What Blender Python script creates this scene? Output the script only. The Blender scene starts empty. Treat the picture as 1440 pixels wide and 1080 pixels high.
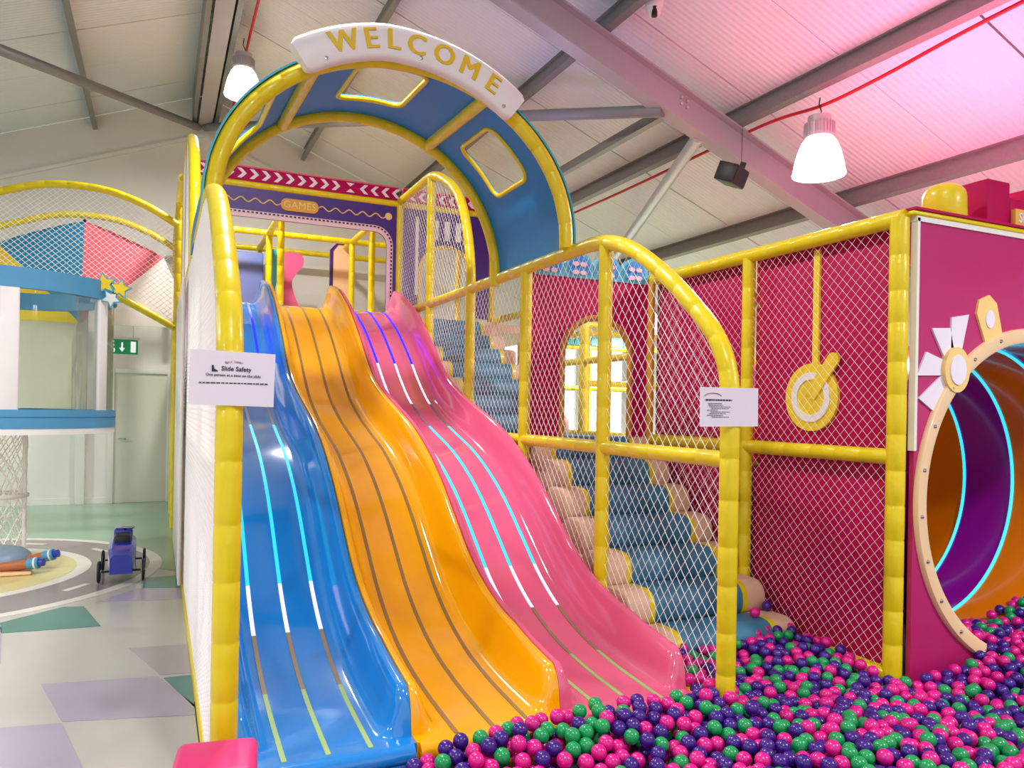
import bpy, bmesh, math, random
from mathutils import Vector, Matrix, kdtree
random.seed(7)
PI = math.pi
scene = bpy.context.scene
COL = scene.collection

# ------------------------------------------------------------------ camera
H = 1.55
TH, ROLL = math.radians(24.7), 0.0175
cam_d = bpy.data.cameras.new('camera'); cam = bpy.data.objects.new('camera', cam_d); COL.objects.link(cam)
cam_d.sensor_fit = 'HORIZONTAL'; cam_d.sensor_width = 36.0
cam_d.lens = 36.0 * 1080 / 1440
cam_d.shift_y = (575.5 - 540) / 1440
cam_d.clip_end = 200
_f = Vector((math.sin(TH), math.cos(TH), 0)); _r = Vector((math.cos(TH), -math.sin(TH), 0)); _u = Vector((0, 0, 1))
_c, _s = math.cos(ROLL), math.sin(ROLL)
_R, _U = _c * _r + _s * _u, -_s * _r + _c * _u
cam.matrix_world = Matrix(((_R.x, _U.x, -_f.x, 0), (_R.y, _U.y, -_f.y, 0), (_R.z, _U.z, -_f.z, H), (0, 0, 0, 1)))
scene.camera = cam

# ------------------------------------------------------------------ world, exposure, large lights
w = bpy.data.worlds.new('world'); scene.world = w; w.use_nodes = True
bg = w.node_tree.nodes['Background']
bg.inputs[0].default_value = (0.98, 0.985, 1.0, 1); bg.inputs[1].default_value = 1.0
scene.view_settings.view_transform = 'Standard'
try: scene.view_settings.look = 'None'
except Exception: pass
scene.view_settings.gamma = 1.0
scene.view_settings.use_curve_mapping = False
scene.view_settings.exposure = -0.1

def area_light(name, loc, rot, size, size_y, power, col):
    l = bpy.data.lights.new(name, 'AREA'); l.shape = 'RECTANGLE'; l.size = size; l.size_y = size_y
    l.energy = power; l.color = col
    o = bpy.data.objects.new(name, l); COL.objects.link(o); o.location = loc; o.rotation_euler = rot
    return o
def spot_light(name, loc, target, power, col, angle, blend=0.8, radius=0.15):
    l = bpy.data.lights.new(name, 'SPOT'); l.energy = power; l.color = col; l.spot_size = angle; l.spot_blend = blend
    l.shadow_soft_size = radius
    o = bpy.data.objects.new(name, l); COL.objects.link(o); o.location = loc
    o.rotation_euler = (Vector(target) - Vector(loc)).to_track_quat('-Z', 'Y').to_euler()
    return o
# coloured wash of the hall's party lights, thrown up at the right-hand roof slope
area_light('pink_wash_light', (5.5, 3.85, 2.86), (PI + math.radians(8), math.radians(14), 0), 1.6, 0.5, 120, (1.0, 0.17, 0.36))
spot_light('violet_wash_light', (3.3, 7.3, 4.0), (3.2, 6.6, 5.6), 16, (0.55, 0.40, 1.0), math.radians(150))

# ------------------------------------------------------------------ materials
def lin(c):
    c = c / 255.0
    return c / 12.92 if c <= 0.04045 else ((c + 0.055) / 1.055) ** 2.4
def rgb(*a): return tuple(lin(x) for x in a) + (1.0,)
MATS = {}
def mat(name, col, rough=0.5, metal=0.0, coat=0.0, var=0.06, vscale=9.0, bump=0.0, bscale=60.0, emit=0.0, trans=0.0, ior=1.45, spec=0.5, emit_col=None):
    m = bpy.data.materials.new(name); m.use_nodes = True; MATS[name] = m
    nt = m.node_tree; b = nt.nodes['Principled BSDF']
    c = rgb(*col)
    b.inputs['Roughness'].default_value = rough; b.inputs['Metallic'].default_value = metal
    b.inputs['Coat Weight'].default_value = coat; b.inputs['Coat Roughness'].default_value = 0.08
    b.inputs['Specular IOR Level'].default_value = spec
    b.inputs['Base Color'].default_value = c
    if trans: b.inputs['Transmission Weight'].default_value = trans; b.inputs['IOR'].default_value = ior
    if emit:
        b.inputs['Emission Color'].default_value = rgb(*(emit_col or col)); b.inputs['Emission Strength'].default_value = emit
    if var or bump:
        tc = nt.nodes.new('ShaderNodeTexCoord')
        nz = nt.nodes.new('ShaderNodeTexNoise'); nz.inputs['Scale'].default_value = vscale; nz.inputs['Detail'].default_value = 4
        nt.links.new(tc.outputs['Object'], nz.inputs['Vector'])
        if var:
            mx = nt.nodes.new('ShaderNodeMix'); mx.data_type = 'RGBA'
            mx.inputs[6].default_value = tuple(min(1, v * (1 - var)) for v in c[:3]) + (1,)
            mx.inputs[7].default_value = tuple(min(1, v * (1 + var)) for v in c[:3]) + (1,)
            nt.links.new(nz.outputs['Fac'], mx.inputs[0]); nt.links.new(mx.outputs[2], b.inputs['Base Color'])
        if bump:
            n2 = nt.nodes.new('ShaderNodeTexNoise'); n2.inputs['Scale'].default_value = bscale; n2.inputs['Detail'].default_value = 3
            nt.links.new(tc.outputs['Object'], n2.inputs['Vector'])
            bp = nt.nodes.new('ShaderNodeBump'); bp.inputs['Strength'].default_value = bump; bp.inputs['Distance'].default_value = 0.02
            nt.links.new(n2.outputs['Fac'], bp.inputs['Height']); nt.links.new(bp.outputs['Normal'], b.inputs['Normal'])
    return m
YEL = mat('yellow_vinyl', (228, 204, 0), 0.36, coat=0.2, var=0.04, bump=0.25, bscale=14)
YELD = mat('yellow_flat', (236, 205, 30), 0.5, var=0.04)
CREAMY = mat('cream_yellow', (238, 205, 130), 0.5, var=0.03)
S_BLUE = mat('slide_blue', (28, 136, 222), 0.12, coat=0.8, var=0.02)
S_ORAN = mat('slide_orange', (255, 178, 0), 0.14, coat=0.8, var=0.02)
S_PINK = mat('slide_pink', (232, 98, 140), 0.12, coat=0.8, var=0.02)
MAG = mat('magenta_panel', (178, 0, 78), 0.6, var=0.05, spec=0.2)
MAGL = mat('magenta_front', (182, 30, 104), 0.35, var=0.03, coat=0.2)
PURP = mat('purple_panel', (66, 26, 122), 0.45, var=0.04)
VBLUE = mat('vault_blue', (0, 130, 200), 0.5, var=0.03)
CYAN = mat('cyan_trim', (70, 176, 200), 0.5, var=0.03)
BLUEPAD = mat('blue_pad', (56, 122, 154), 0.5, var=0.05, bump=0.08, bscale=120)
BEIGE = mat('beige_pad', (222, 186, 158), 0.6, var=0.05, bump=0.15, bscale=80)
BANDBLUE = mat('band_blue', (78, 148, 192), 0.5, var=0.04)
WHITE = mat('white_vinyl', (238, 232, 232), 0.45, var=0.03, bump=0.1, bscale=8)
WHITEP = mat('white_paint', (232, 230, 226), 0.5, var=0.03)
PAPER = mat('laminated_paper', (226, 216, 228), 0.22, var=0.01, coat=0.3)
INK = mat('dark_ink', (52, 46, 60), 0.6, var=0)
INKR = mat('red_ink', (150, 60, 80), 0.6, var=0)
NETW = mat('white_net_cord', (255, 250, 250), 0.8, var=0.0, spec=0.1)
GALV = mat('galvanised_steel', (134, 134, 132), 0.45, metal=0.25, var=0.18, vscale=26)
GREYST = mat('painted_grey_steel', (172, 168, 172), 0.45, var=0.05)
BRACE = mat('brace_grey_steel', (128, 128, 130), 0.45, var=0.05)
TUBEST = mat('polished_tube_steel', (196, 196, 204), 0.3, metal=0.35, var=0.03)
WALLM = mat('painted_wall', (224, 222, 216), 0.75, var=0.03, vscale=2)
DOORM = mat('painted_door', (212, 214, 198), 0.6, var=0.02, vscale=2)
RED = mat('red_cable', (205, 20, 40), 0.45, var=0.03)
BLACK = mat('black_plastic', (26, 26, 28), 0.45, var=0.05)
DARKN = mat('dark_wrap', (20, 24, 60), 0.5, var=0.05)
CHROME = mat('chrome', (210, 210, 212), 0.15, metal=1.0, var=0)
CARBLUE = mat('car_blue_paint', (22, 40, 170), 0.25, coat=0.7, var=0.03)
BROWNP = mat('brown_handle', (176, 104, 62), 0.5, var=0.06)
GREYBLUE = mat('grey_blue_shell', (130, 152, 172), 0.4, var=0.06)
TEAL = mat('teal_panel', (70, 176, 186), 0.5, var=0.04)
DUSTBLUE = mat('dusty_blue_panel', (112, 124, 184), 0.5, var=0.04)
CORAL = mat('coral_panel', (222, 92, 138), 0.5, var=0.04)
PEACH = mat('peach_panel', (244, 196, 150), 0.5, var=0.04)
FANR = mat('fan_red', (226, 84, 104), 0.55, var=0.04)
FANB = mat('fan_blue', (20, 132, 172), 0.55, var=0.04)
FANY = mat('fan_yellow', (240, 208, 30), 0.55, var=0.04)
FANW = mat('fan_white', (230, 224, 214), 0.55, var=0.04)
T_ORAN = mat('tunnel_orange', (238, 128, 4), 0.16, coat=0.7, var=0.02, bump=0.10, bscale=3.5)
T_PURP = mat('tunnel_purple', (146, 8, 156), 0.16, coat=0.7, var=0.02, bump=0.10, bscale=3.5)
LEDC = mat('led_cyan', (60, 214, 250), 0.4, emit=1.2, var=0)
B_PINK = mat('ball_pink', (216, 18, 136), 0.28, coat=0.15, var=0)
B_PURP = mat('ball_purple', (58, 18, 128), 0.28, coat=0.15, var=0)
B_GREEN = mat('ball_green', (8, 152, 84), 0.28, coat=0.15, var=0)
EXITG = mat('exit_green', (0, 120, 74), 0.4, var=0, emit=0.5)
EXITW = mat('exit_white', (235, 245, 240), 0.4, var=0, emit=0.7)
SHADE = mat('lamp_shade_glass', (255, 255, 255), 0.3, var=0, emit=1.9)
FIN = mat('lamp_heatsink', (186, 182, 182), 0.4, metal=0.15, var=0.05)
F_CREAM = mat('floor_cream', (190, 187, 180), 0.22, var=0.05, vscale=1.6)
F_LAV = mat('floor_lavender', (174, 166, 182), 0.22, var=0.04, vscale=2)
F_GREEN = mat('floor_green', (70, 132, 122), 0.22, var=0.05, vscale=3)
F_SAGE = mat('floor_sage', (140, 178, 152), 0.2, var=0.06, vscale=1.5)
F_ROAD = mat('floor_road_grey', (142, 134, 134), 0.25, var=0.05, vscale=3)
F_SAND = mat('floor_sand_yellow', (214, 204, 140), 0.25, var=0.05, vscale=3)
F_LINE = mat('floor_line_white', (226, 222, 214), 0.25, var=0.03, vscale=3)
F_GREY = mat('floor_pale_grey', (172, 166, 168), 0.22, var=0.04, vscale=3)
PITM = mat('pit_mat', (60, 40, 80), 0.6, var=0.05)

def glass_mat():
    m = bpy.data.materials.new('clear_vinyl'); m.use_nodes = True; nt = m.node_tree
    out = nt.nodes['Material Output']; nt.nodes.remove(nt.nodes['Principled BSDF'])
    t = nt.nodes.new('ShaderNodeBsdfTransparent'); t.inputs[0].default_value = (0.93, 0.94, 0.90, 1)
    g = nt.nodes.new('ShaderNodeBsdfGlossy'); g.inputs['Roughness'].default_value = 0.08
    fr = nt.nodes.new('ShaderNodeFresnel'); fr.inputs[0].default_value = 1.5
    nz = nt.nodes.new('ShaderNodeTexNoise'); nz.inputs['Scale'].default_value = 2.2
    tc = nt.nodes.new('ShaderNodeTexCoord'); mp = nt.nodes.new('ShaderNodeMapping'); mp.inputs['Scale'].default_value = (3, 3, 0.5)
    bp = nt.nodes.new('ShaderNodeBump'); bp.inputs['Strength'].default_value = 0.25; bp.inputs['Distance'].default_value = 0.05
    nt.links.new(tc.outputs['Object'], mp.inputs[0]); nt.links.new(mp.outputs[0], nz.inputs['Vector'])
    nt.links.new(nz.outputs['Fac'], bp.inputs['Height'])
    nt.links.new(bp.outputs[0], g.inputs['Normal']); nt.links.new(bp.outputs[0], fr.inputs['Normal'])
    mx = nt.nodes.new('ShaderNodeMixShader')
    mu = nt.nodes.new('ShaderNodeMath'); mu.operation = 'MULTIPLY'; mu.inputs[1].default_value = 0.55; nt.links.new(fr.outputs[0], mu.inputs[0]); nt.links.new(mu.outputs[0], mx.inputs[0]); nt.links.new(t.outputs[0], mx.inputs[1]); nt.links.new(g.outputs[0], mx.inputs[2])
    nt.links.new(mx.outputs[0], out.inputs[0]); return m
CLEAR = glass_mat()

def roof_mat():
    m = mat('roof_panel', (228, 231, 236), 0.42, var=0.03, vscale=1.2)
    nt = m.node_tree; b = nt.nodes['Principled BSDF']
    tc = nt.nodes.new('ShaderNodeTexCoord')
    wv = nt.nodes.new('ShaderNodeTexWave'); wv.wave_type = 'BANDS'; wv.bands_direction = 'Y'; wv.wave_profile = 'TRI'
    wv.inputs['Scale'].default_value = 5.2; wv.inputs['Distortion'].default_value = 0
    nt.links.new(tc.outputs['Object'], wv.inputs['Vector'])
    bp = nt.nodes.new('ShaderNodeBump'); bp.inputs['Strength'].default_value = 0.55; bp.inputs['Distance'].default_value = 0.012
    nt.links.new(wv.outputs['Fac'], bp.inputs['Height']); nt.links.new(bp.outputs['Normal'], b.inputs['Normal'])
    return m
ROOF = roof_mat()

def led_mat():
    # running-light pattern: the diodes show different colours along the length of the slide
    m = bpy.data.materials.new('led_strip_chase'); m.use_nodes = True; nt = m.node_tree; b = nt.nodes['Principled BSDF']
    tc = nt.nodes.new('ShaderNodeTexCoord'); sp = nt.nodes.new('ShaderNodeSeparateXYZ'); nt.links.new(tc.outputs['Object'], sp.inputs[0])
    mr = nt.nodes.new('ShaderNodeMapRange'); mr.inputs['From Min'].default_value = 3.2; mr.inputs['From Max'].default_value = 9.2
    nt.links.new(sp.outputs['Y'], mr.inputs['Value'])
    cr = nt.nodes.new('ShaderNodeValToRGB'); cr.color_ramp.interpolation = 'CONSTANT'; e = cr.color_ramp.elements
    stops = [(0.0, (150, 176, 110), .35), (3.95, (150, 128, 96), 0.0), (4.45, (225, 225, 255), 1.0), (4.8, (40, 205, 235), 1.0),
             (6.6, (140, 130, 140), 0.0), (7.15, (235, 235, 250), 1.0), (7.75, (14, 18, 255), 8)]
    er = nt.nodes.new('ShaderNodeValToRGB'); er.color_ramp.interpolation = 'CONSTANT'; e2 = er.color_ramp.elements
    for i, (y, c, s) in enumerate(stops):
        p = max(0, (y - 3.2) / 6.0)
        a = e[0] if i == 0 else (e[1] if i == 1 else e.new(p)); a.position = p; a.color = rgb(*c)
        a = e2[0] if i == 0 else (e2[1] if i == 1 else e2.new(p)); a.position = p; a.color = (s / 2, s / 2, s / 2, 1)
    nt.links.new(mr.outputs[0], cr.inputs[0]); nt.links.new(mr.outputs[0], er.inputs[0])
    nt.links.new(cr.outputs[0], b.inputs['Base Color']); nt.links.new(cr.outputs[0], b.inputs['Emission Color'])
    mu = nt.nodes.new('ShaderNodeMath'); mu.operation = 'MULTIPLY'; mu.inputs[1].default_value = 1.5
    nt.links.new(er.outputs[0], mu.inputs[0]); nt.links.new(mu.outputs[0], b.inputs['Emission Strength'])
    return m
LED = led_mat()
LEDOFF = mat('led_strip_off', (150, 118, 70), 0.4, var=0.05)

# ------------------------------------------------------------------ object helpers
ORG = {}
def thing(name, label, cat, loc=(0, 0, 0), group=None):
    o = bpy.data.objects.new(name, None); COL.objects.link(o); o.location = loc; o.empty_display_size = 0.1
    o['label'] = label; o['category'] = cat
    if group: o['group'] = group
    ORG[o] = Vector(loc); return o
def tag(o, label, cat, group=None):
    o['label'] = label; o['category'] = cat
    if group: o['group'] = group
    return o
def put(name, me, parent=None, loc=None, label=None):
    o = bpy.data.objects.new(name, me); COL.objects.link(o)
    if parent is not None: o.parent = parent; ORG[o] = ORG[parent]
    else: ORG[o] = Vector((0, 0, 0))
    if loc is not None: o.location = Vector(loc) - ORG[o]; 
    if label: o['label'] = label
    return o
def mk(name, verts, faces, m, parent=None, smooth=False, label=None, auto=None):
    off = ORG[parent] if parent is not None else Vector((0, 0, 0))
    me = bpy.data.meshes.new(name)
    me.from_pydata([tuple(Vector(v) - off) for v in verts], [], faces)
    me.materials.append(m)
    bm = bmesh.new(); bm.from_mesh(me); bmesh.ops.recalc_face_normals(bm, faces=bm.faces); bm.to_mesh(me); bm.free()
    if smooth or auto:
        for p in me.polygons: p.use_smooth = True
        if auto:
            me.set_sharp_from_angle(angle=math.radians(auto))
    return put(name, me, parent, label=label)
class G:                                   # collects shapes that belong to ONE mesh
    def __init__(s): s.v = []; s.f = []
    def add(s, v, f):
        n = len(s.v); s.v += [tuple(p) for p in v]; s.f += [tuple(i + n for i in q) for q in f]; return s
    def build(s, name, m, parent=None, **k): return mk(name, s.v, s.f, m, parent, **k)
def boxg(x0, x1, y0, y1, z0, z1):
    v = [(x, y, z) for x in (x0, x1) for y in (y0, y1) for z in (z0, z1)]
    return v, [(0, 1, 3, 2), (4, 6, 7, 5), (0, 4, 5, 1), (2, 3, 7, 6), (0, 2, 6, 4), (1, 5, 7, 3)]
def box(name, x0, x1, y0, y1, z0, z1, m, parent=None, bev=0.0, seg=2, label=None, rotz=0.0):
    off = ORG[parent] if parent is not None else Vector((0, 0, 0))
    bm = bmesh.new(); bmesh.ops.create_cube(bm, size=1)
    for v in bm.verts: v.co = Vector((v.co.x * (x1 - x0), v.co.y * (y1 - y0), v.co.z * (z1 - z0)))
    if bev: bmesh.ops.bevel(bm, geom=bm.edges[:], offset=bev, segments=seg, profile=0.5, affect='EDGES')
    bmesh.ops.rotate(bm, verts=bm.verts, cent=(0, 0, 0), matrix=Matrix.Rotation(rotz, 3, 'Z'))
    c = Vector(((x0 + x1) / 2, (y0 + y1) / 2, (z0 + z1) / 2)) - off
    for v in bm.verts: v.co += c
    me = bpy.data.meshes.new(name); bm.to_mesh(me); bm.free(); me.materials.append(m)
    if bev:
        for p in me.polygons: p.use_smooth = True
        me.set_sharp_from_angle(angle=math.radians(50))
    return put(name, me, parent, label=label)
def frames(pts, closed=False):
    pts = [Vector(p) for p in pts]; n = len(pts); T = []
    for i in range(n):
        a = pts[i - 1] if (i > 0 or closed) else pts[i]; b = pts[(i + 1) % n] if (i < n - 1 or closed) else pts[i]
        T.append((b - a).normalized())
    ref = Vector((0, 0, 1)) if abs(T[0].z) < 0.9 else Vector((1, 0, 0))
    N = (ref - ref.dot(T[0]) * T[0]).normalized(); out = []
    for t in T:
        N = (N - N.dot(t) * t)
        N = N.normalized() if N.length > 1e-6 else Vector((1, 0, 0))
        out.append((t, N, t.cross(N)))
    return pts, out
def resample(pts, step, extra=None):
    pts = [Vector(p) for p in pts]; d = [0]
    for a, b in zip(pts, pts[1:]): d.append(d[-1] + (b - a).length)
    L = d[-1]
    def at(s):
        s = max(0, min(L, s))
        for i in range(len(d) - 1):
            if s <= d[i + 1] + 1e-9:
                k = (s - d[i]) / max(1e-9, d[i + 1] - d[i]); return pts[i].lerp(pts[i + 1], k)
        return pts[-1]
    return L, at
def tubeg(pts, r, seg=12, closed=False, radii=None):
    pts, fr = frames(pts, closed); v = []; f = []; n = len(pts)
    for i, (p, (t, N, B)) in enumerate(zip(pts, fr)):
        rr = radii[i] if radii else r
        for k in range(seg):
            a = 2 * PI * k / seg; v.append(p + rr * (math.cos(a) * N + math.sin(a) * B))
    for i in range(n if closed else n - 1):
        j = (i + 1) % n
        for k in range(seg):
            l = (k + 1) % seg; f.append((i * seg + k, i * seg + l, j * seg + l, j * seg + k))
    if not closed: f.append(tuple(range(seg - 1, -1, -1))); f.append(tuple((n - 1) * seg + k for k in range(seg)))
    return v, f
def tube(name, pts, r, m, parent=None, seg=12, closed=False, label=None):
    return mk(name, *tubeg(pts, r, seg, closed), m, parent, auto=55, label=label)
def catmull(P, n=8):
    P = [Vector(p) for p in P]; out = []
    for i in range(len(P) - 1):
        p0 = P[max(0, i - 1)]; p1 = P[i]; p2 = P[i + 1]; p3 = P[min(len(P) - 1, i + 2)]
        for k in range(n):
            t = k / n
            out.append(0.5 * ((2 * p1) + (p2 - p0) * t + (2 * p0 - 5 * p1 + 4 * p2 - p3) * t * t + (3 * p1 - p0 - 3 * p2 + p3) * t ** 3))
    out.append(P[-1]); return out
RT = 0.047
def pad(name, pts, parent, r=RT, m=None, seam=0.215, label=None):
    """padded tube: foam sleeves with stitched seams, pinched where two sleeves meet"""
    L, at = resample(pts, 0)
    n = max(1, round(L / seam)); jit = [0] + [(i + random.uniform(-.08, .08)) / n * L for i in range(1, n)] + [L]
    S = []
    for i in range(n):
        a, b = jit[i], jit[i + 1]; g = 0.006
        k = max(2, int((b - a) / 0.06)) if len(pts) > 2 else 2
        S += [(a, 0.95 if i else 1.0), (a + g, 1.0)]
        for q in range(1, k): S.append((a + (b - a) * q / k, 1.006))
        S += [(b - g, 1.0)]
    S.append((L, 1.0))
    pp = [at(s) for s, _ in S]
    return mk(name, *tubeg(pp, r, 14, False, [r * q for _, q in S]), m or YEL, parent, auto=60, label=label)
def prism(name, outline, mp, t0, t1, m, parent=None, label=None, smooth=False):
    """outline (u,v) polygon extruded along the third axis; mp(u,v,w)->xyz"""
    n = len(outline); v = [mp(u, q, t0) for u, q in outline] + [mp(u, q, t1) for u, q in outline]
    f = [tuple(range(n)), tuple(range(2 * n - 1, n - 1, -1))] + [(i, (i + 1) % n, n + (i + 1) % n, n + i) for i in range(n)]
    return mk(name, v, f, m, parent, label=label, auto=40 if smooth else None)
def prismg(outline, mp, t0, t1):
    n = len(outline); v = [mp(u, q, t0) for u, q in outline] + [mp(u, q, t1) for u, q in outline]
    f = [tuple(range(n)), tuple(range(2 * n - 1, n - 1, -1))] + [(i, (i + 1) % n, n + (i + 1) % n, n + i) for i in range(n)]
    return v, f
def ringpanel(name, outer, inner, mp, t0, t1, m, parent=None, rings=1, label=None):
    """slab with a hole: outer and inner are matching loops of (u,v)"""
    n = len(outer); loops = [[(o[0] + (i[0] - o[0]) * k / rings, o[1] + (i[1] - o[1]) * k / rings) for o, i in zip(outer, inner)] for k in range(rings + 1)]
    v = []; f = []
    for t in (t0, t1):
        for lp in loops: v += [mp(a, b, t) for a, b in lp]
    R = rings + 1
    for s in (0, 1):
        base = s * R * n
        for k in range(rings):
            for i in range(n):
                j = (i + 1) % n; f.append((base + k * n + i, base + k * n + j, base + (k + 1) * n + j, base + (k + 1) * n + i))
    for k in (0, rings):
        for i in range(n):
            j = (i + 1) % n; f.append((k * n + i, k * n + j, R * n + k * n + j, R * n + k * n + i))
    return mk(name, v, f, m, parent, auto=40, label=label)
def lathe(name, prof, c, m, parent=None, seg=24, axis='z', label=None, cap=False):
    v = []; f = []
    for r, h in prof:
        for k in range(seg):
            a = 2 * PI * k / seg
            if axis == 'z': v.append((c[0] + r * math.cos(a), c[1] + r * math.sin(a), c[2] + h))
            elif axis == 'y': v.append((c[0] + r * math.cos(a), c[1] + h, c[2] + r * math.sin(a)))
            else: v.append((c[0] + h, c[1] + r * math.cos(a), c[2] + r * math.sin(a)))
    for i in range(len(prof) - 1):
        for k in range(seg):
            l = (k + 1) % seg; f.append((i * seg + k, i * seg + l, (i + 1) * seg + l, (i + 1) * seg + k))
    if cap: f.append(tuple(range(seg))); f.append(tuple((len(prof) - 1) * seg + k for k in range(seg)))
    return mk(name, v, f, m, parent, auto=45, label=label)
def rrect(u0, u1, v0, v1, r, n=6):
    out = []
    for cx, cy, a0 in ((u1 - r, v1 - r, 0), (u0 + r, v1 - r, 90), (u0 + r, v0 + r, 180), (u1 - r, v0 + r, 270)):
        for k in range(n + 1):
            a = math.radians(a0 + 90 * k / n); out.append((cx + r * math.cos(a), cy + r * math.sin(a)))
    return out
def densify(p, step):
    out = []
    for i in range(len(p)):
        a, b = p[i], p[(i + 1) % len(p)]; q = max(1, int(math.hypot(b[0] - a[0], b[1] - a[1]) / step))
        out += [(a[0] + (b[0] - a[0]) * j / q, a[1] + (b[1] - a[1]) * j / q) for j in range(q)]
    return out
def outer_for(inner, u0, u1, v0, v1):
    """points of the rectangle boundary matching each inner point, with the corners kept"""
    cu = sum(p[0] for p in inner) / len(inner); cv = sum(p[1] for p in inner) / len(inner); out = []
    for (a, b) in inner:
        da, db = a - cu, b - cv; k = 1e9
        if da > 1e-9: k = min(k, (u1 - cu) / da)
        if da < -1e-9: k = min(k, (u0 - cu) / da)
        if db > 1e-9: k = min(k, (v1 - cv) / db)
        if db < -1e-9: k = min(k, (v0 - cv) / db)
        out.append([cu + da * k, cv + db * k])
    for (a, b) in ((u0, v0), (u0, v1), (u1, v0), (u1, v1)):
        i = min(range(len(out)), key=lambda q: (out[q][0] - a) ** 2 + (out[q][1] - b) ** 2); out[i] = [a, b]
    return [tuple(p) for p in out]
def net(name, poly, mp, parent, cw=0.085, ch=0.085, r=0.0027, m=None, seed=0, wob=0.0):
    """diamond netting of real cords clipped to the polygon (u,v)"""
    g = G(); us = [p[0] for p in poly]; vs = [p[1] for p in poly]; u0, u1, v0, v1 = min(us), max(us), min(vs), max(vs); n = len(poly)
    for s in (1, -1):
        sl = s * ch / cw
        ks = [v - sl * u for u in (u0, u1) for v in (v0, v1)]; k = math.floor(min(ks) / ch) * ch + 0.37 * ch
        while k < max(ks):
            xs = []
            for i in range(n):
                (a, b), (c, d) = poly[i], poly[(i + 1) % n]
                fa = b - sl * a - k; fb = d - sl * c - k
                if (fa < 0) != (fb < 0):
                    t = fa / (fa - fb); xs.append(a + (c - a) * t)
            xs.sort()
            for a, b in zip(xs[::2], xs[1::2]):
                if b - a < 0.004: continue
                L = math.hypot(b - a, sl * (b - a)); q = max(1, int(L / 0.5)) if wob else 1
                pts = []
                for j in range(q + 1):
                    u = a + (b - a) * j / q; pts.append(Vector(mp(u, sl * u + k)) )
                g.add(*tubeg(pts, r, 4))
            k += ch
    return g.build(name, m or NETW, parent)
_tc = {}
def textmesh(s, size, depth=0.004, bold=0.0, spacing=1.0):
    key = (s, size, depth, bold, spacing)
    if key not in _tc:
        cu = bpy.data.curves.new('txt', 'FONT'); cu.body = s; cu.size = size; cu.extrude = depth; cu.offset = bold; cu.align_x = 'CENTER'; cu.align_y = 'CENTER'
        cu.space_character = spacing; cu.resolution_u = 3
        o = bpy.data.objects.new('txt', cu); COL.objects.link(o)
        bpy.context.view_layer.update()
        me = bpy.data.meshes.new_from_object(o.evaluated_get(bpy.context.evaluated_depsgraph_get()))
        bpy.data.objects.remove(o); bpy.data.curves.remove(cu)
        _tc[key] = me
    return _tc[key].copy()
def text(name, s, size, loc, m, parent=None, rot=0.0, depth=0.004, bold=0.0, spacing=1.0, xs=1.0, face='-y'):
    """lettering standing in a vertical plane that faces -Y"""
    me = textmesh(s, size, depth, bold, spacing); me.materials.clear(); me.materials.append(m)
    off = ORG[parent] if parent is not None else Vector((0, 0, 0)); c, sn = math.cos(rot), math.sin(rot)
    for v in me.vertices:
        x, y, z = v.co.x * xs, v.co.y, v.co.z
        v.co = Vector((c * x - sn * y + loc[0], -z + loc[1], sn * x + c * y + loc[2])) - off
    return put(name, me, parent)
def struct(o): o['kind'] = 'structure'; return o
XZ = lambda y: (lambda u, v, w: (u, y + w, v))      # faces -Y
YZ = lambda x: (lambda u, v, w: (x + w, u, v))
XY = lambda z: (lambda u, v, w: (u, v, z + w))

XL, XN, XR = 0.245, 2.662, 3.906
Y0, Y1, Y2, Y3, Y4, Y5 = 3.13, 4.345, 5.55, 6.77, 7.98, 9.2
Z1, Z2, Z3 = 1.31, 2.68, 4.08
YG = 13.3                                      # gable wall
# ================================================================== SETTING
fl = G()
fl.add(*boxg(-8.0, 0.19, -6.0, YG, -0.3, 0.0)); fl.add(*boxg(0.19, 9.2, 4.3, YG, -0.3, 0.0))
floor = struct(fl.build('floor', F_CREAM))
pit = struct(mk('trim_1', *boxg(0.19, 9.2, -6.0, 4.3, -0.3, -0.14), PITM)); pit['label'] = 'dark mat under the ball pit'
def patch(name, pts, m, z=0.003):
    return prism(name, pts, XY(0), 0.0, z, m, floor)
def circ(cx, cy, r, n=64, a0=0, a1=360): return [(cx + r * math.cos(math.radians(a0 + (a1 - a0) * k / n)), cy + r * math.sin(math.radians(a0 + (a1 - a0) * k / n))) for k in range(n)]
RC = (-1.915, 8.23)
patch('sage_area', [(-7.9, 8.6), (-3.8, 8.6), (-3.8, 9.4), (0.19, 9.1), (9, 9.1), (9, YG), (-7.9, YG)], F_SAGE, 0.002)
patch('sage_edge', [(-0.3, 8.2), (0.19, 7.75), (0.19, 9.1), (-0.6, 9.15)], F_SAGE, 0.002)
def ringflat(name, r0, r1, m, z): return ringpanel(name, circ(*RC, r1), circ(*RC, r0), XY(0), 0.0, z, m, floor)
patch('road_disc', circ(*RC, 1.97), F_LINE, 0.004)
patch('road_surface', circ(*RC, 1.86), F_ROAD, 0.006)
patch('island_edge', circ(*RC, 1.36), F_LINE, 0.008)
patch('island', circ(*RC, 1.24), F_SAND, 0.010)
for k in range(9):
    a = math.radians(-68 + 33 * k); d = math.radians(4.6)
    o = [(RC[0] + r * math.cos(q), RC[1] + r * math.sin(q)) for r, q in ((1.585, a - d), (1.645, a - d), (1.645, a + d), (1.585, a + d))]
    patch('road_dash', o, F_LINE, 0.008)
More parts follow.
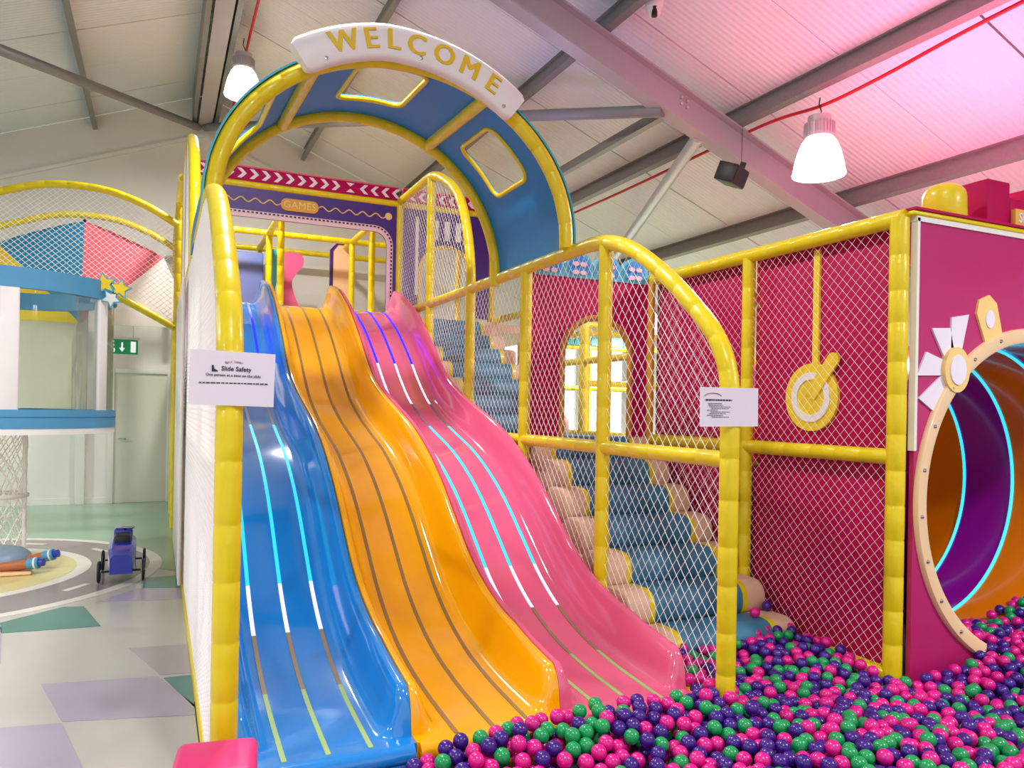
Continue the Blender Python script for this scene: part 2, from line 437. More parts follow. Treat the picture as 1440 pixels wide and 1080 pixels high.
# vinyl floor pieces: outlines on the floor plane
for nm, m, P in [
    ('vinyl_piece', F_GREEN, [(-0.98, 6.33), (-0.63, 6.66), (-0.49, 6.62), (-0.34, 6.0), (-0.93, 6.05)]),
    ('vinyl_piece', F_GREEN, [(-0.10, 7.12), (-0.08, 7.52), (0.19, 7.52), (0.19, 7.02)]),
    ('vinyl_piece', F_GREEN, [(0.05, 4.74), (0.19, 4.74), (0.19, 4.22)]),
    ('vinyl_piece', F_LAV, [(-1.6, 6.2), (-0.95, 6.2), (-0.82, 5.35), (-1.6, 5.35)]),
    ('vinyl_piece', F_LAV, [(-0.56, 4.88), (0.02, 4.78), (0.19, 4.26), (0.19, 4.12), (-0.40, 4.27)]),
    ('vinyl_piece', F_LAV, [(-1.2, 4.4), (-0.40, 4.25), (-0.27, 3.7), (-0.1, 3.1), (-1.2, 3.1)]),
    ('vinyl_piece', F_GREY, [(-0.15, 5.4), (0.19, 5.35), (0.19, 4.78), (0.03, 4.8)]),
    ('vinyl_piece', F_LAV, [(-0.42, 6.72), (-0.13, 7.12), (0.19, 7.0), (0.19, 6.6)])]:
    patch(nm, P, m, 0.003)

wall_back = struct(prism('wall_back', [(-8, 0), (9.2, 0), (9.2, 6.5 - .387 * 8.6), (0.6, 6.5), (-8, 6.5 - .387 * 8.6)], XZ(YG), 0.0, 0.2, WALLM))
for s in (-1, 1):
    o = [(0.6, 5.88), (0.6 + s * 8.0, 5.88 - .387 * 8.0), (0.6 + s * 8.0, 5.82 - .387 * 8.0), (0.6, 5.82)]
    prism('cladding_ledge', o, XZ(YG), -0.05, 0.0, WALLM, wall_back)
struct(box('wall_right', 9.0, 9.2, -6, YG, 0, 3.6, WALLM))
win = thing('added_window_1', 'added glowing window that brightens the back wall beyond the magenta arch', 'window', (7.0, YG, 1.8)); struct(win)  # added window, its glowing panes brighten the view through the arch
GLOWPANE = mat('added_glow_pane', (250, 250, 246), 0.3, var=0, emit=1.3)
for k in range(3):
    box('pane', 5.35 + 1.1 * k, 6.35 + 1.1 * k, YG - .03, YG - .01, 0.5, 3.1, GLOWPANE, win)
    box('mullion', 5.27 + 1.1 * k, 5.35 + 1.1 * k, YG - .06, YG, 0.42, 3.18, WHITEP, win, .01)
box('sill', 5.2, 8.65, YG - .12, YG, 0.38, 0.5, WHITEP, win, .01)
struct(box('wall_left', -8.0, -7.8, -6, YG, 0, 3.6, WALLM))
door = thing('door_1', 'pale painted door in the back wall under the exit sign', 'door', (-0.3, YG, 0)); struct(door)
box('door_leaf', -0.62, 0.12, YG - 0.04, YG + 0.02, 0.005, 2.0, DOORM, door)
for a, b, c, d in ((-0.7, -0.62, 0, 2.07), (0.12, 0.2, 0, 2.07), (-0.62, 0.12, 2.0, 2.07)):
    box('door_frame', a, b, YG - 0.07, YG + 0.02, c, d, WALLM, door, 0.008)
box('door_handle', -0.56, -0.45, YG - 0.10, YG - 0.08, 0.98, 1.0, CHROME, door, 0.005)
box('wall_pilaster', -1.13, -1.0, YG - 0.12, YG, 0, 2.6, WALLM, wall_back, 0.01)
struct(box('baseboard_back', -8, 9, YG - 0.015, YG, 0, 0.09, WALLM))

# roof: insulated panels, purlins, rafter, braces
RX, RZ, M = 0.6, 6.5, 0.387
ceiling = thing('ceiling', 'pitched white panel roof with galvanised purlins', 'ceiling', (RX, 4, RZ)); struct(ceiling)
zc = lambda x: RZ - M * abs(x - RX)
for s in (-1, 1):
    y = -6.0; k = 0
    while y < YG:
        y1 = min(y + 1.09, YG); gap = 0.006 if k % 2 else 0.022
        x1 = RX + s * 8.6
        v = [(RX, y, RZ), (x1, y, zc(x1)), (x1, y1 - gap, zc(x1)), (RX, y1 - gap, RZ)]
        v += [(a, b, c + 0.1) for a, b, c in v]
        mk('roof_panel', v, [(0, 1, 2, 3), (4, 7, 6, 5), (0, 4, 5, 1), (1, 5, 6, 2), (2, 6, 7, 3), (3, 7, 4, 0)], ROOF, ceiling)
        y = y1; k += 1
    prism('roof_backing', [(RX, RZ + 0.1), (RX + s * 8.6, zc(RX + 8.6) + 0.1), (RX + s * 8.6, zc(RX + 8.6) + 0.14), (RX, RZ + 0.14)], XZ(-6), 0, YG + 6, BLACK, ceiling)
# Z-section purlins along Y
def purlin(x, s):
    zt = zc(x); a = math.atan(M) * (-s)
    sec = [(-0.035, 0), (0.035, 0), (0.035, -0.012), (0.006, -0.012), (0.006, -0.188), (0.05, -0.188), (0.05, -0.165), (0.06, -0.165), (0.06, -0.2), (-0.006, -0.2), (-0.006, -0.012), (-0.035, -0.012)]
    c, n = math.cos(a), math.sin(a)
    o = [(x + c * u * s - n * v, zt + n * u * s + c * v) for u, v in sec]
    return prism('purlin', o, XZ(-6.0), 0, YG + 5.98, GALV, ceiling)
for k in range(1, 6):
    purlin(RX + 1.585 * k, 1); purlin(RX - 1.585 * k, -1)
for dx in (-0.16, 0.16): box('ridge_purlin', RX + dx - 0.03, RX + dx + 0.03, -6, YG - 0.02, RZ - 0.49, RZ - 0.06, GALV, ceiling)
box('ridge_plate', RX - 0.10, RX + 0.10, -6, YG - 0.02, RZ - 0.51, RZ - 0.49, GREYST, ceiling)
YR = 6.2
def rafter(s, y):
    t, wv, d = 0.014, 0.085, 0.32
    g = G(); x0, x1 = RX, RX + s * 8.5
    cz = math.cos(math.atan(M))
    for (a, b, za, zb) in ((-wv, wv, -0.205, -0.225), (-wv, wv, -0.205 - d + 0.02, -0.205 - d), (-0.006, 0.006, -0.225, -0.205 - d + 0.02)):
        v = [(x, yy, zc(x) + z / cz) for x in (x0, x1) for yy in (y + a, y + b) for z in (za, zb)]
        g.add(v, [(0, 1, 3, 2), (4, 6, 7, 5), (0, 4, 5, 1), (2, 3, 7, 6), (0, 2, 6, 4), (1, 5, 7, 3)])
    r = g.build('rafter', GREYST, ceiling)
    if s == 1 and y == YR:
        for i in range(2):
            for j in range(2):
                x = 4.62 + 0.07 * i; z = zc(x) - 0.30 - 0.06 * j
                lathe('bolt', [(0.0, -0.02), (0.016, -0.02), (0.016, 0.0)], (x, y - 0.006, z), CHROME, r, 6, 'y')
    return r
rafter(1, YR); rafter(-1, YR); rafter(1, -0.9); rafter(-1, -0.9)
tube('brace', [(4.40, 6.18, 4.47), (0.60, YG - 0.05, 5.98)], 0.062, BRACE, ceiling, 8)
tube('brace', [(-3.20, 6.18, 4.47), (0.50, YG - 0.05, 5.96)], 0.062, BRACE, ceiling, 8)
tube('brace', [(4.88, 6.24, 4.32), (6.85, 11.4, 3.80)], 0.065, TUBEST, ceiling, 20)
box('longitudinal_rail', 4.52, 4.60, YR + 0.1, YG, 4.50, 4.60, GALV, ceiling)

# ================================================================== SLIDES
prof = [(9.32, 2.69), (9.15, 2.69), (9.0, 2.675), (8.85, 2.64), (8.6, 2.53), (8.28, 2.36), (7.87, 2.075), (7.53, 1.81), (7.22, 1.61), (6.83, 1.45), (6.43, 1.325), (5.99, 1.19), (5.6, 1.015),
        (5.29, 0.825), (5.0, 0.605), (4.74, 0.41), (4.46, 0.26), (4.15, 0.155), (3.81, 0.095), (3.5, 0.068), (3.28, 0.055)]
bed = [(p.x, p.y) for p in catmull([(a, b, 0) for a, b in prof], 6)]
bed = sorted(set([b for b in bed if not 3.36 < b[0] < 3.5] + [(3.36 + .012 * k, .0585 + .0008 * k) for k in range(12)]), reverse=True)
def lane(name, x0, x1, m, ledm, label):
    t = thing(name, label, 'slide', ((x0 + x1) / 2, 3.3, 0), 'lanes of the wavy slide')
    W = x1 - x0
    half = [(0.0, -0.5), (0.0, 0.93), (0.006, 0.985), (0.018, 1.0), (0.034, 0.985), (0.046, 0.92), (0.066, 0.66), (0.086, 0.36), (0.106, 0.15), (0.13, 0.04), (0.16, 0.0)]
    v = []; f = []; sec = half + [(W - u, h) for u, h in reversed(half)]
    n = len(sec); N = len(bed)
    for i, (y, z) in enumerate(bed):
        ya, za = bed[max(0, i - 1)]; yb, zb = bed[min(N - 1, i + 1)]
        d = Vector((0, yb - ya, zb - za)).normalized(); nr = Vector((0, d.z, -d.y)) if d.y < 0 else Vector((0, -d.z, d.y))
        if nr.z < 0: nr = -nr
        hh = 0.25
        if y < 3.95: hh *= 1 - 0.16 * min(1, (3.95 - y) / .45)
        if y < 3.47: hh *= math.sqrt(max(0.0, 1 - ((3.47 - y) / 0.10) ** 2)) if y > 3.37 else 0.0
        if y > 8.95: hh = 0.25 + 0.03 * max(0, 1 - abs(y - 9.12) / 0.17)
        if y > 9.15: hh *= max(0.1, 1 - (y - 9.15) / 0.17)
        for (u, h) in sec:
            hgt = h * hh if h > 0 else (h * 0.16)
            v.append(Vector((x0 + u, y, z)) + nr * hgt)
    for i in range(N - 1):
        for k in range(n - 1): f.append((i * n + k, i * n + k + 1, (i + 1) * n + k + 1, (i + 1) * n + k))
        f.append((i * n + n - 1, i * n, (i + 1) * n, (i + 1) * n + n - 1))
    f.append(tuple(range(n))); f.append(tuple((N - 1) * n + k for k in range(n)))
    mk('chute', v, f, m, t, auto=42)
    # rounded front lip
    y, z = bed[-1]
    lip = [(x0 + 0.02, 0), (x1 - 0.02, 0)]
    mk('front_lip', *tubeg([(x0 + 0.012, y + 0.005, z - 0.045), (x1 - 0.012, y + 0.005, z - 0.045)], 0.047, 14), m, t, auto=60)
    box('lip_skirt', x0 + 0.01, x1 - 0.01, y - 0.03, y + 0.02, -0.13, z - 0.04, m, t)
    for dx in (-0.185, 0.0, 0.185):
        xc = (x0 + x1) / 2 + dx; g = G(); vv = []; ff = []; e = 0.011
        pts = [(a, b) for a, b in bed if 3.3 < a < 9.12]
        for i, (a, b) in enumerate(pts):
            ya, za = pts[max(0, i - 1)]; yb, zb = pts[min(len(pts) - 1, i + 1)]; d = Vector((0, yb - ya, zb - za)).normalized(); nr = Vector((0, d.z, -d.y))
            if nr.z < 0: nr = -nr
            for sx, hq in ((-e, -0.002), (-e, 0.004), (e, 0.004), (e, -0.002)): vv.append(Vector((xc + sx, a, b)) + nr * hq)
        for i in range(len(pts) - 1):
            for k in range(4): l = (k + 1) % 4; ff.append((i * 4 + k, i * 4 + l, (i + 1) * 4 + l, (i + 1) * 4 + k))
        ff.append((0, 1, 2, 3)); ff.append(tuple((len(pts) - 1) * 4 + k for k in range(4)))
        off = ORG[t].copy(); ORG[t] = Vector((0, 0, 0))             # keep world coordinates in the mesh so that the LED pattern runs along Y
        o = mk('led_strip', vv, ff, ledm, t); ORG[t] = off; o.location = -off
    return t
X0, LW = 0.30, 0.770
lane('slide', X0, X0 + LW - .002, S_BLUE, LED, 'glossy blue wavy slide lane with lit cyan light strips, leftmost lane')
lane('slide', X0 + LW, X0 + 2 * LW - .002, S_ORAN, LEDOFF, 'glossy orange wavy slide lane with unlit brown strips, middle lane')
lane('slide', X0 + 2 * LW, X0 + 3 * LW, S_PINK, LED, 'glossy pink wavy slide lane with lit light strips beside the net wall')

# ================================================================== NET FRAMES beside the slides
arcA = [(Y0 - .02, 1.5), (Y0 - .015, 1.68), (3.16, 1.84), (3.26, 1.99), (3.43, 2.145), (3.63, 2.305), (3.875, 2.47), (4.11, 2.59), (Y1, 2.66), (4.55, Z2)]
arcB = [(8.15, Z3), (7.98, 4.07), (7.78, 4.02), (7.57, 3.93), (7.32, 3.80), (7.12, 3.64), (6.95, 3.40), (6.83, 3.10), (6.775, 2.85), (6.77, Z2)]
ca = [(p.x, p.y) for p in catmull([(a, b, 0) for a, b in arcA], 5)]
cb = [(p.x, p.y) for p in catmull([(a, b, 0) for a, b in arcB], 5)]
def side_frame(x, label, cw, chh, rr, nx, white=False):
    t = thing('net_wall', label, 'net wall', (x, 6.1, 0)); Q = lambda a, b: (x, a, b)
    pad('hoop_post', [Q(Y0 - .02, 0)] + [Q(Y0 - .02, 0.5), Q(Y0 - .02, 1.0)] + [Q(*p) for p in ca], t, 0.05)
    pad('top_rail', [Q(4.55, Z2), Q(Y5, Z2)], t)
    px, pr = x, (0.034 if white else RT)
    for y in (Y1, Y2, Y3): pad('post', [(px, y, 0), (px, y, Z2)], t, pr)
    for y in (Y4, Y5): pad('post', [Q(y, 0), Q(y, Z3)], t)
    pad('mid_rail', [(px, Y0, Z1), (px, Y5, Z1)], t, min(pr, 0.044))
    pad('upper_rail', [Q(Y5, Z3), Q(8.15, Z3)], t)
    pad('upper_hoop', [Q(*p) for p in cb], t)
    box('base_pad', x - 0.05, x + 0.05, Y0, Y5, -0.05, 0.06, YEL, t, 0.02)
    mp = lambda a, b: (x + nx, a, b)
    ys = (Y0, Y1, Y2, Y3, Y4, Y5)
    for a, b in zip(ys, ys[1:]): net('netting', [(a, 0.05), (b, 0.05), (b, Z1), (a, Z1)], mp, t, cw, chh, rr)
    net('netting', [(Y0, Z1)] + ca + [(Y1, Z2), (Y1, Z1)], mp, t, cw, chh, rr)
    for a, b in zip(ys[1:], ys[2:]): net('netting', [(a, Z1), (b, Z1), (b, Z2), (a, Z2)], mp, t, cw, chh, rr)
    net('netting', [(Y4, Z2), (Y5, Z2), (Y5, Z3), (Y4, Z3)], mp, t, cw, chh, rr)
    net('netting', [(Y4, Z2)] + cb[5:], mp, t, cw, chh, rr)
    if white:
        for a, b in ((Y3 + .05, Y4 - .05), (Y4 + .05, Y5 - .05)):
            box('side_panel', x - 0.085, x - 0.06, a, b, 0.06, Z2 - .1, WHITE, t, 0.008)
    return t
side_frame(XN, 'yellow padded net wall between the pink slide and the padded stairs', 0.076, 0.092, 0.0019, 0)
side_frame(XL, 'yellow padded net wall along the left side of the blue slide', 0.056, 0.062, 0.0022, -0.037, True)

# ================================================================== WELCOME CANOPY
CXV = 1.443
YF, YB = 4.82, 6.13
def vault(th, y, off=0.0):
    k = (y - YF) / (YB - YF); rx = 1.175 + 0.025 * k + off; rz = 1.02 + 0.17 * k + off
    return Vector((CXV + rx * math.cos(th), y, Z2 + 0.08 - 0.08 * k + rz * math.sin(th)))
canopy = thing('slide_canopy', 'blue barrel canopy with windows arching over the three slides', 'canopy', (CXV, 5.4, Z2))
for y, nm in ((YF, 'front_hoop'), (YB, 'rear_hoop')):
    pad(nm, [vault(PI, y) - Vector((0, 0, .06))] + [vault(math.radians(180 - 180 * k / 48), y) for k in range(49)] + [vault(0, y) - Vector((0, 0, .06))], canopy, 0.05 if y == YF else 0.047, seam=0.19)
for a in (121, 62): pad('cross_bar', [vault(math.radians(a), YF), vault(math.radians(a), YB)], canopy, 0.044)
def vpanel(a0, a1, wa0, wa1, wy0, wy1):
    r = 0.06
    inner = rrect(math.radians(wa0) * 1.15, math.radians(wa1) * 1.15, wy0, wy1, 0.09, 6); inner = densify(inner, 0.035)
    outer = outer_for(inner, math.radians(a0) * 1.15, math.radians(a1) * 1.15, YF + .02, YB - .02)
    mp = lambda u, v, q: vault(u / 1.15, v, q)
    p = ringpanel('canopy_panel', outer, inner, mp, 0.02, 0.05, VBLUE, canopy, 14)
    mk('window_piping', *tubeg([vault(u / 1.15, v, 0.022) for u, v in inner], 0.018, 8, True), YEL, p, auto=60)
vpanel(122, 182, 132, 157, 5.0, 5.85)
vpanel(64, 119.5, 80.5, 104, 4.99, 5.73)
vpanel(-2, 60, 30, 53.5, 5.18, 5.81)
g = G(); v = []; f = []
for q in range(61):
    th = math.radians(182 - 184 * q / 60)
    v += [vault(th, YF - 0.03, 0.052), vault(th, YF + 0.10, 0.052), vault(th, YF + 0.10, 0.064), vault(th, YF - 0.03, 0.064)]
for q in range(60):
    for k in range(4): l = (k + 1) % 4; f.append((q * 4 + k, q * 4 + l, q * 4 + 4 + l, q * 4 + 4 + k))
f += [(0, 1, 2, 3), (240, 241, 242, 243)]
mk('edge_trim', v, f, CYAN, canopy, auto=50)

sign = thing('welcome_sign', 'white arched padded sign reading WELCOME in yellow above the blue canopy', 'sign', (CXV, YF - .08, 3.8))
A0, A1 = 126.0, 52.5
def oc(a): return 0.065 - 0.0006 * max(0, a - 99) - 0.00145 * max(0, 99 - a)
def scv(a, off): return vault(math.radians(a), YF, off)
v = []; f = []; n = 48; HW = 0.104; ysec = [(-0.135, -HW), (-0.15, -HW + .02), (-0.15, HW - .02), (-0.135, HW), (-0.075, HW), (-0.06, HW - .02), (-0.06, -HW + .02), (-0.075, -HW)]
for q in range(n + 1):
    k = q / n; a = A0 + (A1 - A0) * k; e = min(k, 1 - k) * 25; sh = 1 if e >= 1 else (0.80 + .20 * math.sqrt(max(0, 1 - (1 - e) ** 2)))
    for dy, off in ysec:
        p = scv(a, oc(a) + off * sh); v.append((p.x, YF + dy, p.z))
for q in range(n):
    for k in range(8): l = (k + 1) % 8; f.append((q * 8 + k, q * 8 + l, q * 8 + 8 + l, q * 8 + 8 + k))
f += [tuple(range(8)), tuple(n * 8 + k for k in range(8))]
mk('sign_board', v, f, WHITE, sign, auto=55)
LETY = mat('sign_letter_yellow', (228, 190, 20), 0.5, var=0.02)
for ch, a in zip('WELCOME', (111.7, 103.6, 97, 90, 81.3, 72.6, 63.9)):
    p = scv(a, oc(a)); p2 = scv(a - 0.5, oc(a - .5))
    tang = (p2 - p); rot = math.atan2(tang.z, tang.x)
    o = text('letter', ch, 0.178, (p.x, YF - 0.152, p.z), LETY, sign, rot, 0.004, 0.0)
    bm = bmesh.new(); bm.from_mesh(o.data); vs = [v_.co.copy() for v_ in bm.verts]
    for sx in (-.006, .006):
        d = bmesh.ops.duplicate(bm, geom=bm.faces[:len(o.data.polygons)])
        for v_ in d['geom']:
            if isinstance(v_, bmesh.types.BMVert): v_.co += Vector((sx * math.cos(rot), -.0005 if sx < 0 else -.001, sx * math.sin(rot)))
    bm.to_mesh(o.data); bm.free()
for a in (119, 88.5, 57):
    p = scv(a, oc(a) - .068); lathe('snap_stud', [(0.0, -0.006), (0.012, -0.004), (0.014, 0.0)], (p.x, YF - 0.151, p.z), CHROME, sign, 10, 'y')

# ================================================================== PORTALS at the top deck
def chevron(x, z, d, h, wd):
    return [(x - d * wd, z + h), (x - d * wd * 0.15, z + h), (x + d * wd * .85, z), (x - d * wd * 0.15, z - h), (x - d * wd, z - h), (x, z)]
CHEVW = mat('chevron_white', (240, 225, 232), 0.5, var=0.02)
PINKP = mat('pale_pink_border', (236, 200, 206), 0.5, var=0.03)
def header(t, x0, x1, chev, hour=None):
    box('header_strip', x0, x1, Y5 - 0.03, Y5 + 0.02, 4.085, 4.235, MAG, t, 0.004)
    box('header_edge', x0, x1, Y5 - 0.035, Y5 + 0.025, 4.235, 4.25, FANR, t)
    pad('header_bar', [(x0, Y5, Z3 - .03), (x1, Y5, Z3 - .03)], t, 0.042)
    for x, d in chev: prism('chevron', chevron(x, 4.165, d, 0.055, 0.055), XZ(Y5 - 0.03), -0.006, 0, CHEVW, t)
    if hour is not None:
        for s in (1, -1): prism('chevron_mark', [(hour - .05, 4.165 + s * .055), (hour + .05, 4.165 + s * .055), (hour, 4.165 + s * .015)], XZ(Y5 - 0.03), -0.006, 0, CHEVW, t)
portal = thing('games_portal', 'purple GAMES gateway with white arrows at the top of the slides', 'gateway', ((XL + XN) / 2, Y5, Z2))
header(portal, XL + .03, XN - .03, [(0.42 + 0.132 * k, 1) for k in range(12)] + [(2.20 + 0.132 * k, -1) for k in range(4)], 2.04)
xa, xb = XL + 0.03, XN - 0.045
inner = [(2.50, 2.70)] + [(2.50 - 0.16 + 0.16 * math.cos(math.radians(a)), 3.68 - 0.16 + 0.16 * math.sin(math.radians(a))) for a in range(0, 91, 15)] + \
        [(0.40 + 0.16 + 0.16 * math.cos(math.radians(a)), 3.68 - 0.16 + 0.16 * math.sin(math.radians(a))) for a in range(90, 181, 15)] + [(0.40, 2.70)]
prism('surround', [(xb, 2.70), (xb, 4.01), (xa, 4.01), (xa, 2.70)] + inner[::-1], XZ(Y5 - 0.005), -0.015, 0.015, PURP, portal)
def offs(pts, d):
    cx = 1.45; out = []
    for (x, z) in pts:
        if z <= 2.71: out.append((x + (d if x > cx else -d), z)); continue
        c = (2.34, 3.52) if x > 2.34 else ((0.56, 3.52) if x < 0.56 else (x, 3.52))
        if z <= 3.52: out.append((x + (d if x > cx else -d), z)); continue
        vv = Vector((x - c[0], z - c[1])).normalized(); out.append((x + vv.x * d, z + vv.y * d))
    return out
mid = offs(inner, 0.075)
prism('opening_border', mid + inner[::-1], XZ(Y5 - 0.02), -0.006, 0.003, PINKP, portal)
L_, at_ = resample([(x, 0, z) for x, z in offs(inner, 0.055)], 0); nd = int(L_ / 0.047)
dm = bpy.data.meshes.new('border_dash'); dm.from_pydata(*[boxg(-0.013, 0.013, -0.004, 0.004, -0.009, 0.009)[0], [], boxg(0, 1, 0, 1, 0, 1)[1]]); dm.materials.append(BLACK)
for k in range(nd):
    p = at_((k + .5) * L_ / nd); q = at_((k + .5) * L_ / nd + .01) - p
    o = put('border_dash', dm, portal, (p.x, Y5 - 0.029, p.z)); o.rotation_euler = (0, -math.atan2(q.z, q.x), 0)
prism('name_plate', rrect(1.24, 1.67, 3.80, 3.94, 0.068, 6), XZ(Y5 - 0.02), -0.02, 0, mat('plate_gold', (216, 160, 44), 0.5, var=0.02), portal)
text('lettering', 'GAMES', 0.115, (1.455, Y5 - 0.041, 3.868), CREAMY, portal, 0, 0.003, 0.0, 1.05)
for (a, b) in ((0.45, 1.24), (1.67, 2.48)):
    n = 40; mk('wavy_line', *tubeg([(a + (b - a) * k / n, Y5 - 0.024, 3.875 + (0.025 * math.sin(k / n * 2 * PI * 5))) for k in range(n + 1)], 0.008, 5), CREAMY, portal, smooth=True)
lathe('dot', [(0.0, -0.012), (0.04, -0.012), (0.045, 0.0)], (2.515, Y5 - 0.02, 3.88), CREAMY, portal, 20, 'y')

portal2 = thing('piano_portal', 'purple gateway with white bars at the top of the padded stairs', 'gateway', ((XN + XR) / 2, Y5, Z2))
header(portal2, XN + .03, XR, [(2.80 + 0.132 * k, -1) for k in range(8)])
cxp = 3.28
arch = [(cxp + 0.36, 2.72)] + [(cxp + 0.36 * math.cos(math.radians(a)), 3.22 + 0.36 * math.sin(math.radians(a))) for a in range(0, 181, 12)] + [(cxp - 0.36, 2.72)]
prism('surround', [(XR - .05, 2.70), (XR - .05, 4.01), (XN + .05, 4.01), (XN + .05, 2.70)] + arch[::-1], XZ(Y5 - 0.005), -0.015, 0.015, PURP, portal2)
tube('arch_trim', [(x, Y5 - .02, z) for x, z in arch], 0.025, YEL, portal2, 8)
for k in range(3): box('piano_bar', cxp - 0.19 + 0.15 * k, cxp - 0.12 + 0.15 * k, Y5 - 0.032, Y5 - 0.02, 3.66, 3.90, WHITEP, portal2)
box('piano_bar', 2.86, 2.90, Y5 - 0.032, Y5 - 0.02, 2.95, 3.92, WHITEP, portal2)
pad('post', [(XR, Y5, 0), (XR, Y5, Z3)], portal2)

# top deck and landing
deck = thing('top_deck', 'yellow edged platform deck behind the gateways at the slide tops', 'platform', (2.0, 11.0, 2.6))
box('deck_board', XL + .05, XR + 1.2, Y5 + .05, 12.9, 2.56, 2.665, BEIGE, deck)
box('deck_edge', XL + .05, XN - .06, Y5 + 0.10, Y5 + .16, 2.60, 2.72, YEL, deck, 0.02)
box('deck_edge_dark', 0.30, 1.42, Y5 + 0.17, Y5 + .25, 2.63, 2.735, DARKN, deck, 0.02)

# yellow frames in the upper room behind the gateway
room = thing('upper_room_frame', 'yellow padded pole frame in the room behind the GAMES gateway', 'pole frame', (1.9, 11.6, 2.67))
for y in (10.42, 11.64, 12.86):
    pad('rail', [(XL - .05, y, 4.05), (3.95, y, 4.05)], room, 0.045)
    for x in (0.2, 1.42, 2.63, 3.9): pad('post', [(x, y, 2.67), (x, y, 4.05)], room, 0.045)
for x in (0.2, 1.42, 2.63, 3.9): pad('rail', [(x, Y5 + .06, 4.05), (x, 12.86, 4.05)], room, 0.045)
tag(box('play_panel', 0.50, 1.40, 12.1, 12.16, 2.68, 3.84, DUSTBLUE, None, 0.02), 'dusty blue play panel behind the gateway on the left', 'panel')
prism_pts = [(1.42, 2.68), (1.60, 2.68), (1.62, 2.9), (1.58, 3.1), (1.56, 3.3), (1.60, 3.5), (1.62, 3.7), (1.60, 3.9), (1.42, 3.88)]
tag(prism('play_panel', prism_pts, XZ(11.98), 0, 0.05, TEAL), 'teal wavy play panel beside the dusty blue one', 'panel')
wav = [(1.70, 2.68), (2.02, 2.68), (2.03, 2.85), (2.0, 3.05), (1.92, 3.2), (1.86, 3.38), (1.86, 3.5), (1.93, 3.62), (2.01, 3.72), (2.03, 3.82), (1.99, 3.9), (1.88, 3.93), (1.70, 3.92)]
tag(prism('play_panel', [(p.x, p.y) for p in catmull([(a, b, 0) for a, b in wav], 4)], XZ(12.3), 0, 0.05, CORAL, smooth=True), 'pink wavy edged play panel in the middle of the upper room', 'panel')
pp = thing('play_panel', 'peach play panel with purple edge and blue star in the upper room', 'panel', (2.6, 12.1, 2.68))
prism('panel_body', [(2.44, 2.68), (2.72, 2.68), (2.72, 4.08), (2.52, 4.08), (2.44, 3.98)], XZ(12.1), 0, 0.06, PEACH, pp)
prism('panel_edge', [(2.40, 2.68), (2.44, 2.68), (2.44, 3.98), (2.52, 4.08), (2.72, 4.08), (2.72, 4.11), (2.50, 4.11), (2.40, 4.0)], XZ(12.09), 0, 0.08, PURP, pp)
def star(cx, cz, r, k=0.45, n=5, rot=90):
    return [(cx + (r if i % 2 == 0 else r * k) * math.cos(math.radians(rot + 180 / n * i)), cz + (r if i % 2 == 0 else r * k) * math.sin(math.radians(rot + 180 / n * i))) for i in range(2 * n)]
prism('star', star(2.57, 3.30, 0.07), XZ(12.1), -0.01, 0, CYAN, pp)

# ================================================================== PADDED STAIRS
def stair_profile():
    o = []
    a, b, r = 0.165, 0.125, 0.085
    for cx, cz, a0, rr in ((a - r, b - r, 0, r), (-a + 0.11, b - 0.11, 90, 0.11), (-a + 0.11, -b + 0.11, 180, 0.11), (a - r, -b + r, 270, r)):
        for k in range(6):
            t = math.radians(a0 + 90 * k / 5); o.append((cx + rr * math.cos(t), cz + rr * math.sin(t)))
    return o
SP = stair_profile()
def loft(secs):
    v = []; f = []; n = len(SP)
    for x, s in secs: v += [(x, a * s, b * s) for a, b in SP]
    for i in range(len(secs) - 1):
        for k in range(n): l = (k + 1) % n; f.append((i * n + k, i * n + l, i * n + n + l, i * n + n + k))
    f += [tuple(range(n)), tuple((len(secs) - 1) * n + k for k in range(n))]
    return v, f
def mesh_of(name, vf, m):
    o = mk(name, *vf, m, None, auto=50); me = o.data; bpy.data.objects.remove(o); return me
WS = 1.13
m_mid = mesh_of('step', loft([(-WS / 2 + .205, 1), (WS / 2 - .205, 1)]), BLUEPAD)
m_ring = [mesh_of('ring', loft([(s * (WS / 2 - .205), 1.012), (s * (WS / 2 - .165), 1.012)]), YEL) for s in (-1, 1)]
m_end = [mesh_of('end_pad', loft([(s * (WS / 2 - .165), 1), (s * (WS / 2 - .02), 1), (s * (WS / 2 - .005), .97), (s * (WS / 2), .90)]), BEIGE) for s in (-1, 1)]
def stairs(label, pts):
    t = thing('padded_stairs', label, 'stairs', ((XN + XR) / 2, pts[0][0], 0), 'padded stair flights')
    xc = (XN + XR) / 2 + 0.005
    for (y, z) in pts:
        s = put('step', m_mid, t, (xc, y + 0.165, z - 0.125)); ORG[s] = Vector((xc, y + 0.165, z - 0.125))
        for q in (0, 1):
            put('ring', m_ring[q], s); put('end_pad', m_end[q], s)
    (ya, za), (yb, zb) = pts[0], pts[-1]
    for x in (XN + .075, XR - .075):
        prism('stringer', [(ya + .1, za - .26), (yb + .28, zb - .22), (yb + .28, zb - .16), (ya + .1, za - .18)], YZ(x), -0.02, 0.02, BEIGE, t)
    return t
stairs('lower flight of blue and beige padded stairs rising out of the ball pit', [(3.80, 0.20), (4.10, 0.39), (4.38, 0.58), (4.67, 0.77), (4.95, 0.965), (5.22, 1.155), (5.50, 1.335)])
stairs('upper flight of blue and beige padded stairs behind the net wall', [(6.95, 1.50), (7.28, 1.69), (7.61, 1.88), (7.94, 2.07), (8.27, 2.26), (8.60, 2.45), (8.90, 2.65)])
land = thing('landing', 'beige padded landing between the two stair flights', 'platform', ((XN + XR) / 2, 6.3, 1.2))
box('landing_pad', XN + .05, XR - .05, 5.80, 6.98, 1.18, 1.31, BLUEPAD, land, 0.02)
